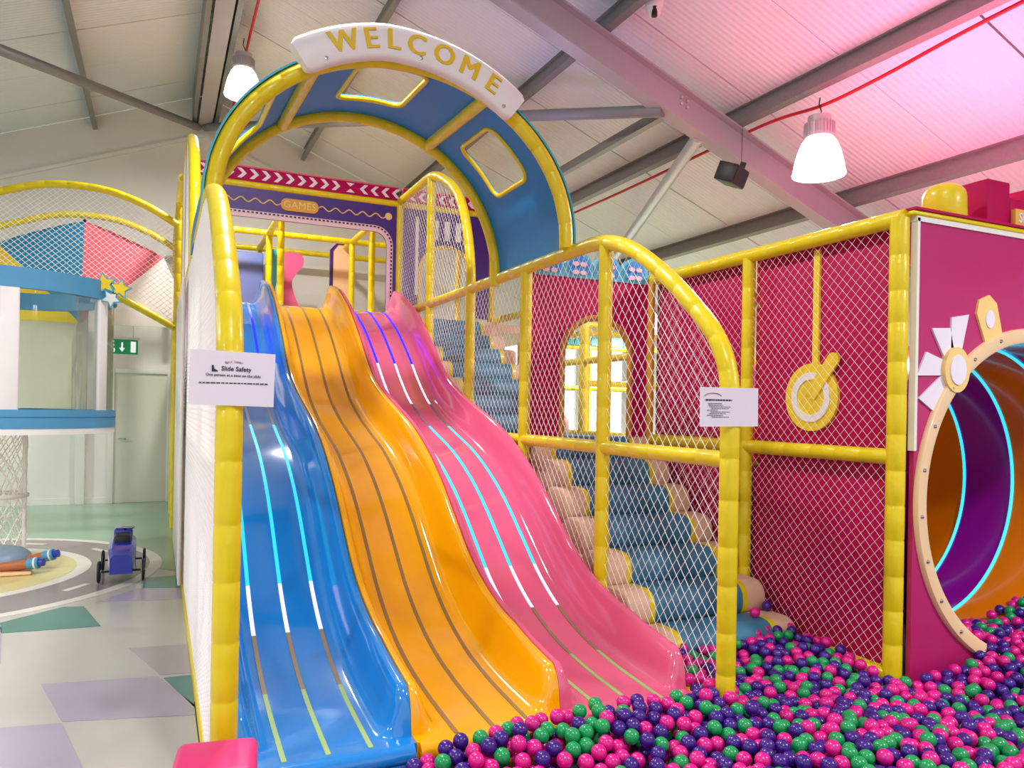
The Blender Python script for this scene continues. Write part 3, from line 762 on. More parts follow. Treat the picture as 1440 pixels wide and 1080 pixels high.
pad('landing_beam', [(XN, 6.98, 1.2), (XR, 6.98, 1.2)], land)

# ================================================================== PINK ARCH WALL at the landing
aw = thing('arch_wall', 'magenta wall with arched doorway and blue scalloped crest above the lower stairs', 'wall panel', ((XN + XR) / 2, Y2 + .05, Z1))
cxa = 3.345
ain = [(cxa + 0.33, Z1)] + [(cxa + 0.33 * math.cos(math.radians(a)), 2.0 + 0.33 * math.sin(math.radians(a))) for a in range(0, 181, 9)] + [(cxa - 0.33, Z1)]
prism('wall_board', [(XR - .03, Z1), (XR - .03, Z2), (XN + .05, Z2), (XN + .05, Z1)] + ain[::-1], XZ(Y2 + .05), -0.02, 0.02, MAG, aw)
tube('arch_trim', [(x, Y2 + .03, z) for x, z in ain], 0.026, mat('ochre_trim', (196, 130, 30), 0.5), aw, 8)
FLW = mat('flower_pink', (238, 190, 200), 0.5, var=0.02)
for k in range(4):
    cx = XN + 0.22 + 0.275 * k
    sc = prism('scallop', [(cx - .135, Z2 - .03)] + [(cx - .135 * math.cos(math.radians(a)), Z2 + .05 + .135 * math.sin(math.radians(a))) for a in range(0, 181, 15)] + [(cx + .135, Z2 - .03)], XZ(Y2 + .05), -0.026, 0.026, CYAN, aw)
    prism('scallop_inset', [(cx - .105 * math.cos(math.radians(a)), Z2 + .045 + .115 * math.sin(math.radians(a))) for a in range(-20, 201, 20)], XZ(Y2 + .024), -0.006, 0, VBLUE, sc)
    for q in range(4):
        a = math.radians(45 + 90 * q); ex, ez = cx + .05 * math.cos(a), Z2 + .05 + .05 * math.sin(a)
        prism('flower_petal', [(ex + .032 * math.cos(b * PI / 4) , ez + .02 * math.sin(b * PI / 4)) for b in range(8)], XZ(Y2 + .018), -0.006, 0, FLW, sc)
pad('side_trim', [(XR - .03, Y2 + .02, 0), (XR - .03, Y2 + .02, Z2)], aw, 0.03, mat('ochre_pad', (206, 150, 26), 0.45))

# ================================================================== RIGHT NET WALL with magenta boards
rw = thing('net_wall', 'magenta board wall behind fine white net with yellow rails, right of the padded stairs', 'net wall', (XR, 4.3, 0))
pad('corner_post', [(XR, Y0, 0), (XR, Y0, Z2 + .02)], rw, 0.053)
pad('post', [(XR, 4.385, 0), (XR, 4.385, Z2)], rw)
pad('post', [(XR, 5.62, 0), (XR, 5.62, Z2)], rw, 0.04)
pad('top_rail', [(XR, Y0 - .03, Z2 + .02), (XR, 5.66, Z2 + .02)], rw, 0.05)
pad('mid_rail', [(XR, Y0, Z1), (XR, 5.62, Z1)], rw)
box('base_pad', XR - .05, XR + .05, Y0, 5.62, -0.05, 0.07, YEL, rw, 0.02)
for a, b in ((Y0 + .03, 4.365), (4.405, 5.60)):
    for c, d in ((0.03, Z1 - .02), (Z1 + .02, Z2)):
        box('board', XR + .055, XR + .085, a, b, c, d, MAG, rw, 0.006)
        net('netting', [(a, c), (b, c), (b, d), (a, d)], lambda u, v: (XR + .0, u, v), rw, 0.068, 0.070, 0.0011)
box('board_top_edge', XR + .04, XR + .09, Y0, 5.64, Z2 + .02, Z2 + .075, MAG, rw)
dialm = thing('dial_ornament', 'yellow hanging dial ornament with white ring on the magenta board behind the net', 'ornament', (XR + .05, 3.8, 1.7))
mpx = YZ(XR + .055)
prism('strap', [(3.76, 1.86), (3.81, 1.86), (3.81, 2.64), (3.76, 2.64)], mpx, -0.018, 0, YELD, dialm)
prism('disc', circ(3.815, 1.665, 0.225, 40), mpx, -0.02, 0, YELD, dialm)
ringpanel('ring', circ(3.815, 1.665, 0.165, 40, 20, 380), circ(3.815, 1.665, 0.118, 40, 20, 380), mpx, -0.027, -0.018, WHITEP, dialm)
dx_, dz_ = -0.19, 0.235; L_ = math.hypot(dx_, dz_); ux, uz = dx_ / L_, dz_ / L_
cap = [(3.815 + uz * .04, 1.70 - ux * .04), (3.815 - uz * .04, 1.70 + ux * .04)]
e0 = (3.815 + dx_, 1.67 + dz_)
arcp = [(e0[0] + .047 * math.cos(math.atan2(uz, ux) + t), e0[1] + .047 * math.sin(math.atan2(uz, ux) + t)) for t in [PI / 2 - PI * k / 8 for k in range(9)]]
prism('lever', [(3.815 - uz * .047, 1.67 + ux * .047)] + arcp + [(3.815 + uz * .047, 1.67 - ux * .047)], mpx, -0.034, -0.018, YELD, dialm)
for (y, z) in ((4.33, 2.33), (4.33, 1.19), (3.22, 2.35), (3.2, 1.2)): lathe('screw_cap', [(0.0, -0.014), (0.018, -0.012), (0.022, 0.0)], (XR + .055, y, z), CHROME, rw, 12, 'x')

# ================================================================== TUNNEL FRONT
TC, TR = (5.05, 1.05), 0.995
tf = thing('tunnel_entrance_wall', 'magenta front board with cream flower ornaments and round tunnel mouth', 'panel', (5.0, 3.08, 0))
YT = 3.07
def half_board(z0, z1, top):
    n = 48
    zc0 = z1 if not top else z0
    inner = circ(TC[0], TC[1], TR + .02, 96)
    x0, x1 = XR + .075, 6.35
    a_s = math.asin(max(-1, min(1, ((1.35) - TC[1]) / (TR + .02))))
    if top: pts = [(x1, 1.352), (x1, Z2), (x0, Z2), (x0, 1.352)] + [(TC[0] + (TR + .02) * math.cos(t), TC[1] + (TR + .02) * math.sin(t)) for t in [PI - a_s - (PI - 2 * a_s) * k / n for k in range(n + 1)]]
    else: pts = [(x0, 1.348), (x0, -0.1), (x1, -0.1), (x1, 1.348)] + [(TC[0] + (TR + .02) * math.cos(t), TC[1] + (TR + .02) * math.sin(t)) for t in [a_s - (PI + 2 * a_s) * k / n for k in range(n + 1)]]
    return prism('board', pts, XZ(YT), 0, 0.03, MAGL, tf)
half_board(0, 0, True); half_board(0, 0, False)
mk('frame_edge', *boxg(XR + .06, XR + .082, YT - .012, YT + .03, 1.35, Z2 + .02), WHITEP, tf); mk('frame_edge', *boxg(XR + .055, 6.38, YT - .012, YT + .03, Z2, Z2 + .03), WHITEP, tf)
box('top_edge', XR + .02, 6.4, YT - .02, YT + .12, Z2 + .03, Z2 + .06, YEL, tf, 0.01)
box('top_cap', XR + .02, 6.4, YT - .03, 4.2, Z2 + .06, Z2 + .075, MAG, tf)
RIMC = mat('rim_cream', (238, 205, 160), 0.4, var=0.03, coat=0.2)
v = []; f = []
for k in range(96):
    a = 2 * PI * k / 96
    for r, d in ((TR - .015, 0.03), (TR - .015, -0.02), (TR, -0.028), (TR + .065, -0.028), (TR + .075, -0.015), (TR + .075, 0.0)): v.append((TC[0] + r * math.cos(a), YT + d, TC[1] + r * math.sin(a)))
for k in range(96):
    j = (k + 1) % 96
    for q in range(5): f.append((k * 6 + q, k * 6 + q + 1, j * 6 + q + 1, j * 6 + q))
rim = mk('mouth_rim', v, f, RIMC, tf, auto=45)
sm = mesh_of('stud', ([], []), CHROME) if False else None
so = lathe('stud', [(0.0, -0.010), (0.010, -0.007), (0.013, 0.0)], (0, 0, 0), CHROME, None, 10, 'y'); smesh = so.data; bpy.data.objects.remove(so)
for k in range(24):
    a = 2 * PI * (k + .3) / 24; put('stud', smesh, rim, (TC[0] + (TR + .035) * math.cos(a), YT - 0.028, TC[1] + (TR + .035) * math.sin(a)))
ORNW = mat('ornament_white', (232, 226, 240), 0.4, var=0.02)
def pinwheel(cx, cz, s, a0):
    fo = thing('flower_ornament', 'white pinwheel flower ornament left of the tunnel mouth' if a0 == 0 else 'white pinwheel flower ornament right of the tunnel mouth', 'ornament', (cx, YT, cz))
    for k, (p, q) in enumerate([((-.13, .27), 0), ((.055, .35), 1), ((-.31, .03), 2), ((-.25, -.23), 3)]):
        d = Vector(p); L = d.length; d.normalize(); n = Vector((-d.y, d.x)); wd = 0.074
        o = [Vector((0, 0)) + d * .06 + n * wd * .55, d * (L * (0.86 if k % 2 else 1.0)) + n * wd, d * (L * (1.0 if k % 2 else 0.80)) - n * wd, d * .06 - n * wd * .55]
        prism('petal', [(cx + s * t.x, cz + t.y) for t in o], XZ(YT), -0.012, 0, ORNW, fo)
    prism('disc', [(cx + .11 * math.cos(2 * PI * k / 28), cz + .135 * math.sin(2 * PI * k / 28)) for k in range(28)], XZ(YT), -0.036, 0, CREAMY, fo)
    prism('disc_centre', [(cx + .07 * math.cos(2 * PI * k / 28), cz + .09 * math.sin(2 * PI * k / 28)) for k in range(28)], XZ(YT), -0.043, 0, ORNW, fo)
pinwheel(4.30, 1.83, 1, 0)
def tagorn(a, lab):
    r0, r1 = TR + .06, TR + .33; d = Vector((math.cos(a), math.sin(a))); n = Vector((-d.y, d.x)); o = thing('tag_ornament', lab, 'ornament', (TC[0] + d.x * r1, YT, TC[1] + d.y * r1))
    P = [d * r0 + n * .085, d * (r1 - .07) + n * .10, d * r1 + n * .05, d * r1 - n * .05, d * (r1 - .07) - n * .10, d * r0 - n * .085]
    prism('tag_board', [(TC[0] + p.x, TC[1] + p.y) for p in P], XZ(YT), -0.014, 0, CREAMY, o)
    c = d * (r1 - .14); prism('tag_eye', [(TC[0] + c.x + .04 * math.cos(2 * PI * k / 20), TC[1] + c.y + .055 * math.sin(2 * PI * k / 20)) for k in range(20)], XZ(YT), -0.02, 0, ORNW, o)
tagorn(math.radians(111.5), 'cream tag ornament with white eye above the tunnel, nearest the flower')
tagorn(math.radians(85), 'cream tag ornament with white eye at the top of the tunnel mouth')
# topper
tp = thing('castle_topper', 'magenta castle crest carrying the Slide world plaque above the tunnel', 'topper', (5.0, 3.2, Z2 + .07))
for (a, b, h) in ((4.66, 4.88, .29), (4.88, 5.10, .20), (5.10, 5.34, .29), (5.34, 5.58, .20)):
    box('merlon', a, b - .002, 3.11, 3.40, Z2 + .075, Z2 + .07 + h, MAG, tp, 0.012)
pq = box('plaque', 4.882, 5.62, 3.075, 3.11, Z2 + .078, Z2 + .19, mat('plaque_gold', (226, 170, 70), 0.5, var=0.03), tp, 0.004)
text('lettering', 'Slide world', 0.085, (5.10, 3.073, Z2 + .132), ORNW, pq, 0, 0.002, 0.001)
dm_ = thing('yellow_dome', 'yellow padded dome standing on the corner of the tunnel front', 'dome', (4.41, 3.22, Z2 + .07))
lathe('dome_body', [(0.0, 0.075), (0.12, 0.075), (0.128, 0.085), (0.124, 0.225)] + [(0.124 * math.cos(math.radians(a)) ** .8, 0.225 + .09 * math.sin(math.radians(a))) for a in range(10, 91, 10)], (4.41, 3.22, Z2), YEL, dm_, 28)
# tunnel tube
tn = thing('tunnel_tube', 'orange and purple tunnel tube with cyan light rings behind the magenta front', 'tunnel', (TC[0], 4.0, TC[1]))
yb = [3.1, 3.40, 3.79, 4.18, 4.62, 5.05, 5.5]
for k in range(6):
    lathe('tube_segment', [(TR - .012, yb[k] + .004 - 3.1), (TR - .012, yb[k + 1] - 3.1 - .004), (TR + .02, yb[k + 1] - 3.1 - .004), (TR + .02, yb[k] + .004 - 3.1), (TR - .012, yb[k] + .004 - 3.1)], (TC[0], 3.1, TC[1]), (T_PURP, T_ORAN)[k % 2], tn, 96, 'y')
    if k: mk('led_ring', *tubeg([(TC[0] + (TR - .017) * math.cos(2 * PI * q / 96), yb[k], TC[1] + (TR - .017) * math.sin(2 * PI * q / 96)) for q in range(96)], 0.011, 6, True), LEDC, tn, smooth=True)
lathe('end_cap', [(0.0, 0.0), (TR + .02, 0.0), (TR + .02, 0.03), (0, .03)], (TC[0], 5.5, TC[1]), T_ORAN, tn, 48, 'y')

# ================================================================== NOTICES
def notice(x0, z0, x1, z1, y, tilt, label):
    t = thing('paper_notice', label, 'notice', ((x0 + x1) / 2, y, (z0 + z1) / 2), 'paper notices on the posts')
    cx, cz = (x0 + x1) / 2, (z0 + z1) / 2
    mp = lambda u, v, q: (cx + (u - cx) + tilt * (v - cz), y + q + 0.02 * ((u - cx) / (x1 - x0)) ** 2, v - tilt * (u - cx))
    n = 12; us = [x0 + (x1 - x0) * k / n for k in range(n + 1)]; vv = []; ff = []
    for u in us: vv += [mp(u, z0, 0), mp(u, z1, 0), mp(u, z1, 0.002), mp(u, z0, 0.002)]
    for k in range(n):
        for q in range(4): l = (q + 1) % 4; ff.append((k * 4 + q, k * 4 + l, k * 4 + 4 + l, k * 4 + 4 + q))
    ff += [(0, 1, 2, 3), tuple(n * 4 + q for q in range(4))]
    mk('sheet', vv, ff, PAPER, t, auto=50); return t
nl = notice(0.10, 1.545, 0.402, 1.748, 3.055, 0.02, 'white paper notice headed Slide Safety on the left yellow post')
cxn, zt = 0.251, 1.748
for k, ch in enumerate('Epic Lower'):
    u = (k - 4.5) / 4.5
    if ch != ' ': text('lettering', ch, 0.013, (cxn + .004 + u * 0.029, 3.053, zt - 0.038 - 0.004 * u * u), INKR, nl, -u * .3, 0.0004)
text('lettering', 'Slide Safety', 0.0235, (cxn + 0.012, 3.053, zt - 0.066), INK, nl, -.02, 0.0004, 0.0004)
prism('slide_icon', [(cxn - .075, zt - .053), (cxn - .068, zt - .053), (cxn - .066, zt - .066), (cxn - .054, zt - .073), (cxn - .054, zt - .077), (cxn - .075, zt - .077)], XZ(3.054), -0.0008, 0, INK, nl)
text('lettering', 'One person at a time on the slide', 0.0142, (cxn + .002, 3.053, zt - 0.090), INK, nl, -.02, 0.0004, 0.0002)
def bars(t, rows, x0, y):
    for (xa, xb, z, h) in rows:
        g = G(); x = xa
        while x < xb - .004:
            wd = random.uniform(.006, .018); g.add(*boxg(x, min(xb, x + wd), y - .0006, y, z - h / 2, z + h / 2)); x += wd + .003
        g.build('print_line', INK, t)
bars(nl, [(cxn - .118, cxn + .125, zt - .119, .0045)], 0, 3.0545)
nr = notice(2.43, 1.482, 2.80, 1.678, 3.055, -0.01, 'white paper notice with many small printed lines on the yellow post by the ball pit')
mk('print_arc', *tubeg([(2.505 + .055 * math.sin(t), 3.0535, 1.628 + .02 * math.cos(t)) for t in [(-1 + 2 * k / 10) * 1.3 for k in range(11)]], 0.0016, 4), INKR, nr)
bars(nr, [(2.46, 2.625, 1.614, .008)] + [(2.48 + random.uniform(-.01, .02), 2.60 + random.uniform(-.06, .02), 1.597 - .0085 * k, .0032) for k in range(9)], 0, 3.0545)

# soft block at the foot of the left post
tag(box('soft_block', 0.06, 0.335, 2.70, 2.98, -0.13, 0.335, mat('block_pink', (226, 44, 120), 0.45, var=0.03), None, 0.03, 3, rotz=math.radians(-8)), 'pink padded corner block in front of the left yellow post', 'soft block')

# ================================================================== LEFT: lookout capsule, fan, net arch
KC, KR = (-1.42, 8.9), 1.0
kio = thing('lookout_capsule', 'round blue and white lookout capsule with clear curved windows', 'play capsule', (KC[0], KC[1], 1.26))
def ring(name, r0, r1, z0, z1, m, parent, seg=64): return lathe(name, [(r0, z0), (r1, z0), (r1, z1), (r0, z1), (r0, z0)], (KC[0], KC[1], 0), m, parent, seg)
ring('floor_rim', 0.05, KR + .01, 1.245, 1.30, WHITE, kio)
ring('lower_band', KR - .06, KR + .015, 1.30, 1.47, BANDBLUE, kio); ring('band_seam', KR, KR + .018, 1.40, 1.406, mat('band_seam', (40, 100, 150), .5), kio)
ring('upper_band', KR - .06, KR + .015, 2.545, 2.725, BANDBLUE, kio)
for k in range(6):
    ang = (-77, -24, 38, 98, 158, 218); a = math.radians(ang[k]); x, y = KC[0] + (KR - .02) * math.cos(a), KC[1] + (KR - .02) * math.sin(a)
    t_ = Vector((-math.sin(a), math.cos(a), 0))
    o = box('column', x - .075, x + .075, y - .03, y + .03, 1.46, 2.555, WHITE, kio, 0.012, rotz=a + PI / 2)
    a2 = math.radians(ang[k] + 4); a3 = math.radians((ang + (283,))[k + 1] - 4); n = 18
    vv = []; ff = []
    for q in range(n + 1):
        t = a2 + (a3 - a2) * q / n
        for rr, z in ((KR - .015, 1.46), (KR - .015, 2.555), (KR - .011, 2.555), (KR - .011, 1.46)): vv.append((KC[0] + rr * math.cos(t), KC[1] + rr * math.sin(t), z))
    for q in range(n):
        for p in range(4): l = (p + 1) % 4; ff.append((q * 4 + p, q * 4 + l, q * 4 + 4 + l, q * 4 + 4 + p))
    ff += [(0, 1, 2, 3), tuple(n * 4 + p for p in range(4))]
    mk('window_pane', vv, ff, CLEAR, kio, auto=50)
# net column below
ncol = thing('net_column', 'white net tube hanging from the lookout capsule to the floor', 'net tube', (KC[0], KC[1], 0))
NR = 0.25
net('netting', [(0, 0.03), (2 * PI * NR, 0.03), (2 * PI * NR, 1.25), (0, 1.25)], lambda u, v: (KC[0] + NR * math.cos(u / NR), KC[1] + NR * math.sin(u / NR), v), ncol, 2 * PI * NR / 14, 0.17, 0.006, wob=1)
for z in (0.06, 0.62): mk('hoop', *tubeg([(KC[0] + NR * math.cos(2 * PI * k / 32), KC[1] + NR * math.sin(2 * PI * k / 32), z) for k in range(32)], 0.022, 8, True), WHITE, ncol, smooth=True)
for k in range(3):
    a = 2 * PI * k / 3 - .3; tube('upright', [(KC[0] + NR * math.cos(a), KC[1] + NR * math.sin(a), 0), (KC[0] + NR * math.cos(a), KC[1] + NR * math.sin(a), 1.25)], 0.02, WHITE, ncol, 8)
# star cluster
st = thing('star_ornament', 'yellow stars with cyan outline on the capsule rim', 'ornament', (-0.45, 8.5, 2.62))
for (x, z, r, rt) in ((-0.50, 2.70, .12, 100), (-0.36, 2.66, .11, 80), (-0.44, 2.56, .10, -90)):
    prism('star_outline', star(x, z, r, .5, 5, rt), XZ(8.43), 0, 0.02, CYAN, st); prism('star_face', star(x, z, r * .78, .5, 5, rt), XZ(8.43), -0.008, 0, FANY if rt > 0 else WHITEP, st)
# fan of coloured sectors
fan = thing('fan_canopy', 'fan shaped canopy of yellow, blue and red sectors behind the left net arch', 'canopy', (-0.88, 11.0, 2.5))
fc = (-0.88, 2.50)
for k, m in enumerate((FANW, FANR, FANB, FANY)):
    a0, a1 = 2 + 44 * k, 2 + 44 * (k + 1); P = [fc]
    for q in range(9):
        t = q / 8; rr = 1.31 - 0.07 * math.sin(PI * t); a = math.radians(a0 + (a1 - a0) * t); P.append((fc[0] + rr * math.cos(a), fc[1] + rr * math.sin(a)))
    prism('fan_sector', P, lambda u, v, w_: (u, 11.0 + w_ - 0.25 * max(0, 1.31 - math.hypot(u - fc[0], v - fc[1])), v), 0, 0.03, m, fan)
lathe('finial', [(0, -.03), (.025, 0), (0, .03)], (fc[0], 11.0, fc[1] + 1.32), DARKN, fan, 10)
# yellow net arch
na = thing('net_arch', 'yellow padded double arch with net left of the slides', 'net arch', (-1.0, 10.4, 0))
def arcx(pts): return catmull([(a, 0, b) for a, b in pts], 6)
up = [(p.x, p.z) for p in arcx([(-2.6, 3.45), (-2.2, 3.72), (-1.68, 3.93), (-1.3, 4.06), (-0.98, 4.10), (-0.65, 4.09), (-0.38, 4.03), (-0.1, 3.92), (0.18, 3.76)])]
lo = [(p.x, p.z) for p in arcx([(-2.6, 2.5), (-2.0, 2.85), (-1.4, 3.02), (-0.9, 2.98), (-0.47, 2.82), (-0.15, 2.66), (0.16, 2.49)])]
pad('arch_tube', [(x, 10.4, z) for x, z in up], na, 0.045); pad('arch_tube', [(x, 11.9, z - .02) for x, z in up], na, 0.045); pad('arch_tube', [(x, 10.4, z) for x, z in lo], na, 0.045)
pad('end_post', [(0.19, 10.4, 0), (0.19, 10.4, 3.78)], na, 0.045); pad('end_post', [(0.19, 11.9, 0), (0.19, 11.9, 3.75)], na, 0.045)
net('netting', up + lo[::-1], lambda u, v: (u, 10.4, v), na, 0.075, 0.065, 0.003)

# exit sign
ex = thing('exit_sign', 'green running man exit sign hanging in front of the back wall', 'exit sign', (-0.36, 11.2, 2.2))
EY = 11.2
def E(px0, px1, z0, z1, nm, m, y0=0, y1=.03, bev=0): return box(nm, px0, px1, EY + y0, EY + y1, z0, z1, m, ex, bev)
E(-0.68, -0.26, 2.18, 2.37, 'sign_face', EXITG, 0, .03)
E(-0.70, -0.24, 2.37, 2.40, 'sign_bar', WHITEP, -.01, .04, .004)
E(-0.345, -0.285, 2.205, 2.345, 'door_symbol', EXITW, -.004, 0)
prism('arrow_symbol', [(-.455, 2.33), (-.435, 2.33), (-.435, 2.26), (-.41, 2.26), (-.445, 2.21), (-.48, 2.26), (-.455, 2.26)], XZ(EY), -0.004, 0, EXITW, ex)
prism('man_symbol', [(-.60, 2.21), (-.575, 2.26), (-.60, 2.30), (-.625, 2.28), (-.635, 2.29), (-.60, 2.325), (-.56, 2.32), (-.53, 2.29), (-.545, 2.285), (-.565, 2.30), (-.55, 2.265), (-.525, 2.24), (-.535, 2.20), (-.55, 2.205), (-.545, 2.235), (-.57, 2.25), (-.585, 2.205)], XZ(EY), -0.004, 0, EXITW, ex)
prism('man_head', circ(-.553, 2.342, .016, 12), XZ(EY), -0.004, 0, EXITW, ex)
for x in (-0.62, -0.32): tube('hanging_rod', [(x, EY + .015, 2.40), (x, EY + .015, 2.62)], 0.004, CHROME, ex, 6)
E(-0.68, -0.26, 2.62, 2.64, 'mount_rail', WHITEP, 0, .03)

# ================================================================== TOYS on the floor
car = thing('pedal_car', 'small blue pedal car with black wire wheels on the road mat', 'toy car', (-0.27, 7.5, 0.01))
body = []
for y, hw, z0, z1 in ((7.26, .085, .10, .26), (7.34, .10, .09, .30), (7.55, .11, .09, .33), (7.75, .10, .09, .36), (7.95, .08, .10, .34), (8.06, .05, .12, .28)):
    body.append([(-.27 - hw, y, z0), (-.27 + hw, y, z0), (-.27 + hw, y, z1 - .03), (-.27 + hw * .7, y, z1), (-.27 - hw * .7, y, z1), (-.27 - hw, y, z1 - .03)])
v = [p for s in body for p in s]; f = []
for i in range(len(body) - 1):
    for k in range(6): l = (k + 1) % 6; f.append((i * 6 + k, i * 6 + l, i * 6 + 6 + l, i * 6 + 6 + k))
f += [tuple(range(6)), tuple(30 + k for k in range(6))]
mk('body', v, f, CARBLUE, car, auto=35)
box('cockpit', -.335, -.205, 7.52, 7.72, .30, .385, BLACK, car, .02)
box('seat_back', -.345, -.195, 7.72, 7.76, .30, .42, CARBLUE, car, .02)
def wheel(x, y, r):
    wv, wf = tubeg([(x, y + (r - .012) * math.cos(2 * PI * k / 28), r + .01 + (r - .012) * math.sin(2 * PI * k / 28)) for k in range(28)], 0.012, 8, True)
    o = mk('wheel', wv, wf, BLACK, car, auto=60)
    lathe('hub', [(0, -.02), (.018, -.018), (.018, .018), (0, .02)], (x, y, r + .01), CHROME, o, 12, 'x')
    g = G()
    for k in range(8): a = 2 * PI * k / 8; g.add(*tubeg([(x, y, r + .01), (x, y + (r - .02) * math.cos(a), r + .01 + (r - .02) * math.sin(a))], .003, 4))
    g.build('spokes', BLACK, o)
for y, r, hw in ((7.38, .095, .17), (7.92, .095, .17)):
    for s in (-1, 1): wheel(-.27 + s * hw, y, r)
    tube('axle', [(-.27 - hw, y, r + .01), (-.27 + hw, y, r + .01)], .009, BLACK, car, 8)
tube('steering_column', [(-.265, 7.78, .34), (-.255, 7.70, .43)], .008, CHROME, car, 8)
mk('steering_wheel', *tubeg([(-.255 + .075 * math.cos(2 * PI * k / 24), 7.69 + .07 * math.sin(2 * PI * k / 24), 0.432 - .02 * math.sin(2 * PI * k / 24)) for k in range(24)], .007, 6, True), CHROME, car, smooth=True)
tube('wheel_spoke', [(-.33, 7.69, .432), (-.18, 7.69, .432)], .006, CHROME, car, 6)

toy = thing('ride_on_toy', 'toy with grey blue shell and brown arms with blue ends on the sand circle', 'toy', (-1.35, 8.2, .01))
lathe('shell', [(0.24, 0.03), (0.25, .07), (.23, .13), (.17, .18), (.08, .205), (0, .21)], (-1.28, 8.28, .02), GREYBLUE, toy, 24)
for (a, b) in (((-1.25, 8.05, .07), (-1.03, 7.98, .10)), ((-1.12, 8.22, .08), (-0.93, 8.15, .13))):
    A, B = Vector(a), Vector(b); d = (B - A).normalized()
    o = tube('arm', [A, B], .042, BROWNP, toy, 12); tube('arm_end', [B, B + d * .09], .05, CARBLUE if False else BANDBLUE, o, 12); tube('arm_tip', [B + d * .09, B + d * .13], .035, CARBLUE, o, 10); tube('arm_band', [B + d * .055, B + d * .07], .053, WHITEP, o, 12)
box('base_board', -1.42, -1.0, 7.92, 8.02, .012, .04, PEACH, toy, .01)

# ================================================================== LAMPS, SPEAKER, CAMERA, CABLES
def highbay(x, y, zb, ztop, label, power):
    t = thing('high_bay_lamp', label, 'lamp', (x, y, zb), 'high bay lamps under the roof')
    R = .225
    pr = [(R, 0), (R + .008, .012), (R, .03), (R * .95, .10), (R * .84, .20), (R * .68, .29), (R * .50, .345), (R * .48, .345), (R * .64, .285), (R * .80, .195), (R * .90, .10), (R * .955, .03), (R, 0)]
    lathe('shade', pr, (x, y, zb), SHADE, t, 32)
    lathe('collar', [(0, .34), (.118, .34), (.122, .36), (.122, .46), (.10, .475), (.10, .53), (0, .53)], (x, y, zb), FIN, t, 24)
    g = G()
    for k in range(28):
        a = 2 * PI * k / 28; c, s = math.cos(a), math.sin(a); q = .003
        vv = [(x + c * r - s * e, y + s * r + c * e, zb + z) for r in (.118, .134) for e in (-q, q) for z in (.355, .465)]
        g.add(vv, [(0, 1, 3, 2), (4, 6, 7, 5), (0, 4, 5, 1), (2, 3, 7, 6), (0, 2, 6, 4), (1, 5, 7, 3)])
    g.build('cooling_fins', FIN, t)
    tube('hook', [(x, y, zb + .53), (x + .02, y, zb + .58), (x - .01, y, zb + .64), (x, y, ztop)], .006, BLACK, t, 6)
    l = bpy.data.lights.new('lamp_light', 'AREA'); l.shape = 'DISK'; l.size = .36; l.energy = power; l.color = (1, .98, .96)
    o = bpy.data.objects.new('lamp_light', l); COL.objects.link(o); o.parent = t; o.location = (0, 0, .02)
    return t
LP = 165
highbay(5.36, 5.14, 3.70, 4.40, 'white bell shaped high bay lamp hanging from the pink lit roof', LP)
highbay(0.90, 10.2, 5.42, 6.15, 'white bell shaped high bay lamp hanging at the ridge behind the canopy', LP)
for x, y, lab in ((0.9, 5.1, 'high bay lamp above the slides, out of view'), (0.9, 0.0, 'high bay lamp above the entrance, out of view'), (5.36, 0.2, 'high bay lamp above the ball pit, out of view'), (-4.2, 10.2, 'high bay lamp in the far left bay, out of view'), (-4.2, 5.1, 'high bay lamp in the left bay, out of view'), (-4.2, 0.0, 'high bay lamp in the near left bay, out of view')):
    highbay(x, y, zc(x) - 1.1 , zc(x) - .3, lab, LP)
highbay(6.9, 10.0, 2.75, zc(6.9) - .2, 'high bay lamp added to light the back right, unseen behind the magenta wall', LP)  # extra unseen lamp, added to brighten the back right zone
tag(mk('red_cable', *tubeg(catmull([(5.42, 1.5, 4.52), (5.42, 3.6, 4.44), (5.40, 4.5, 4.36), (5.38, 5.1, 4.33), (5.40, 5.7, 4.40), (5.42, 6.4, 4.42), (5.42, 8.5, 4.40), (5.42, 11, 4.42), (5.42, 13.2, 4.42)], 6), .016, 8), RED, None, smooth=True), 'red cable running along the purlin above the right lamp', 'cable')
tag(mk('red_cable', *tubeg(catmull([(0.98, 13.2, 6.2), (0.97, 11.2, 6.16), (0.95, 10.3, 6.1), (0.96, 9.6, 6.16), (0.97, 7.0, 6.2)], 6), .016, 8), RED, None, smooth=True), 'red cable beside the ridge above the left lamp', 'cable')
sp = thing('speaker', 'black box speaker hanging from the grey rafter', 'speaker', (5.1, 6.0, 3.9))
_m = Matrix.Rotation(math.radians(28), 4, 'Z') @ Matrix.Rotation(math.radians(22), 4, 'X')
def spk(name, x0, x1, y0, y1, z0, z1, m, bev=.008):
    o = box(name, x0, x1, y0, y1, z0, z1, m, None, bev); o.parent = sp; o.matrix_local = _m; return o
spk('cabinet', -.15, .15, -.10, .10, -.09, .09, BLACK); spk('grille', -.14, .14, -.108, -.098, -.08, .08, mat('speaker_grille', (40, 40, 42), .8, bump=.4, bscale=200), .003)
spk('bracket', .15, .165, -.03, .03, -.09, .17, BLACK, .003)
tube('safety_wire', [(5.25, 6.03, 4.06), (5.33, 6.12, 4.45)], .003, BLACK, sp, 5)
dc = thing('dome_camera', 'white dome security camera on the purlin', 'camera', (3.86, 5.58, 5.05))
lathe('housing', [(0, .09), (.075, .09), (.08, .03), (.065, 0.0)], (3.86, 5.58, 5.05), WHITEP, dc, 20)
lathe('eyeball', [(0.062, 0.01), (.064, -.02), (.05, -.055), (0, -.07)], (3.86, 5.58, 5.05), WHITEP, dc, 20)
lathe('lens', [(.026, .03), (.026, -.052), (0, -.056)], (3.84, 5.545, 5.02), BLACK, dc, 14)

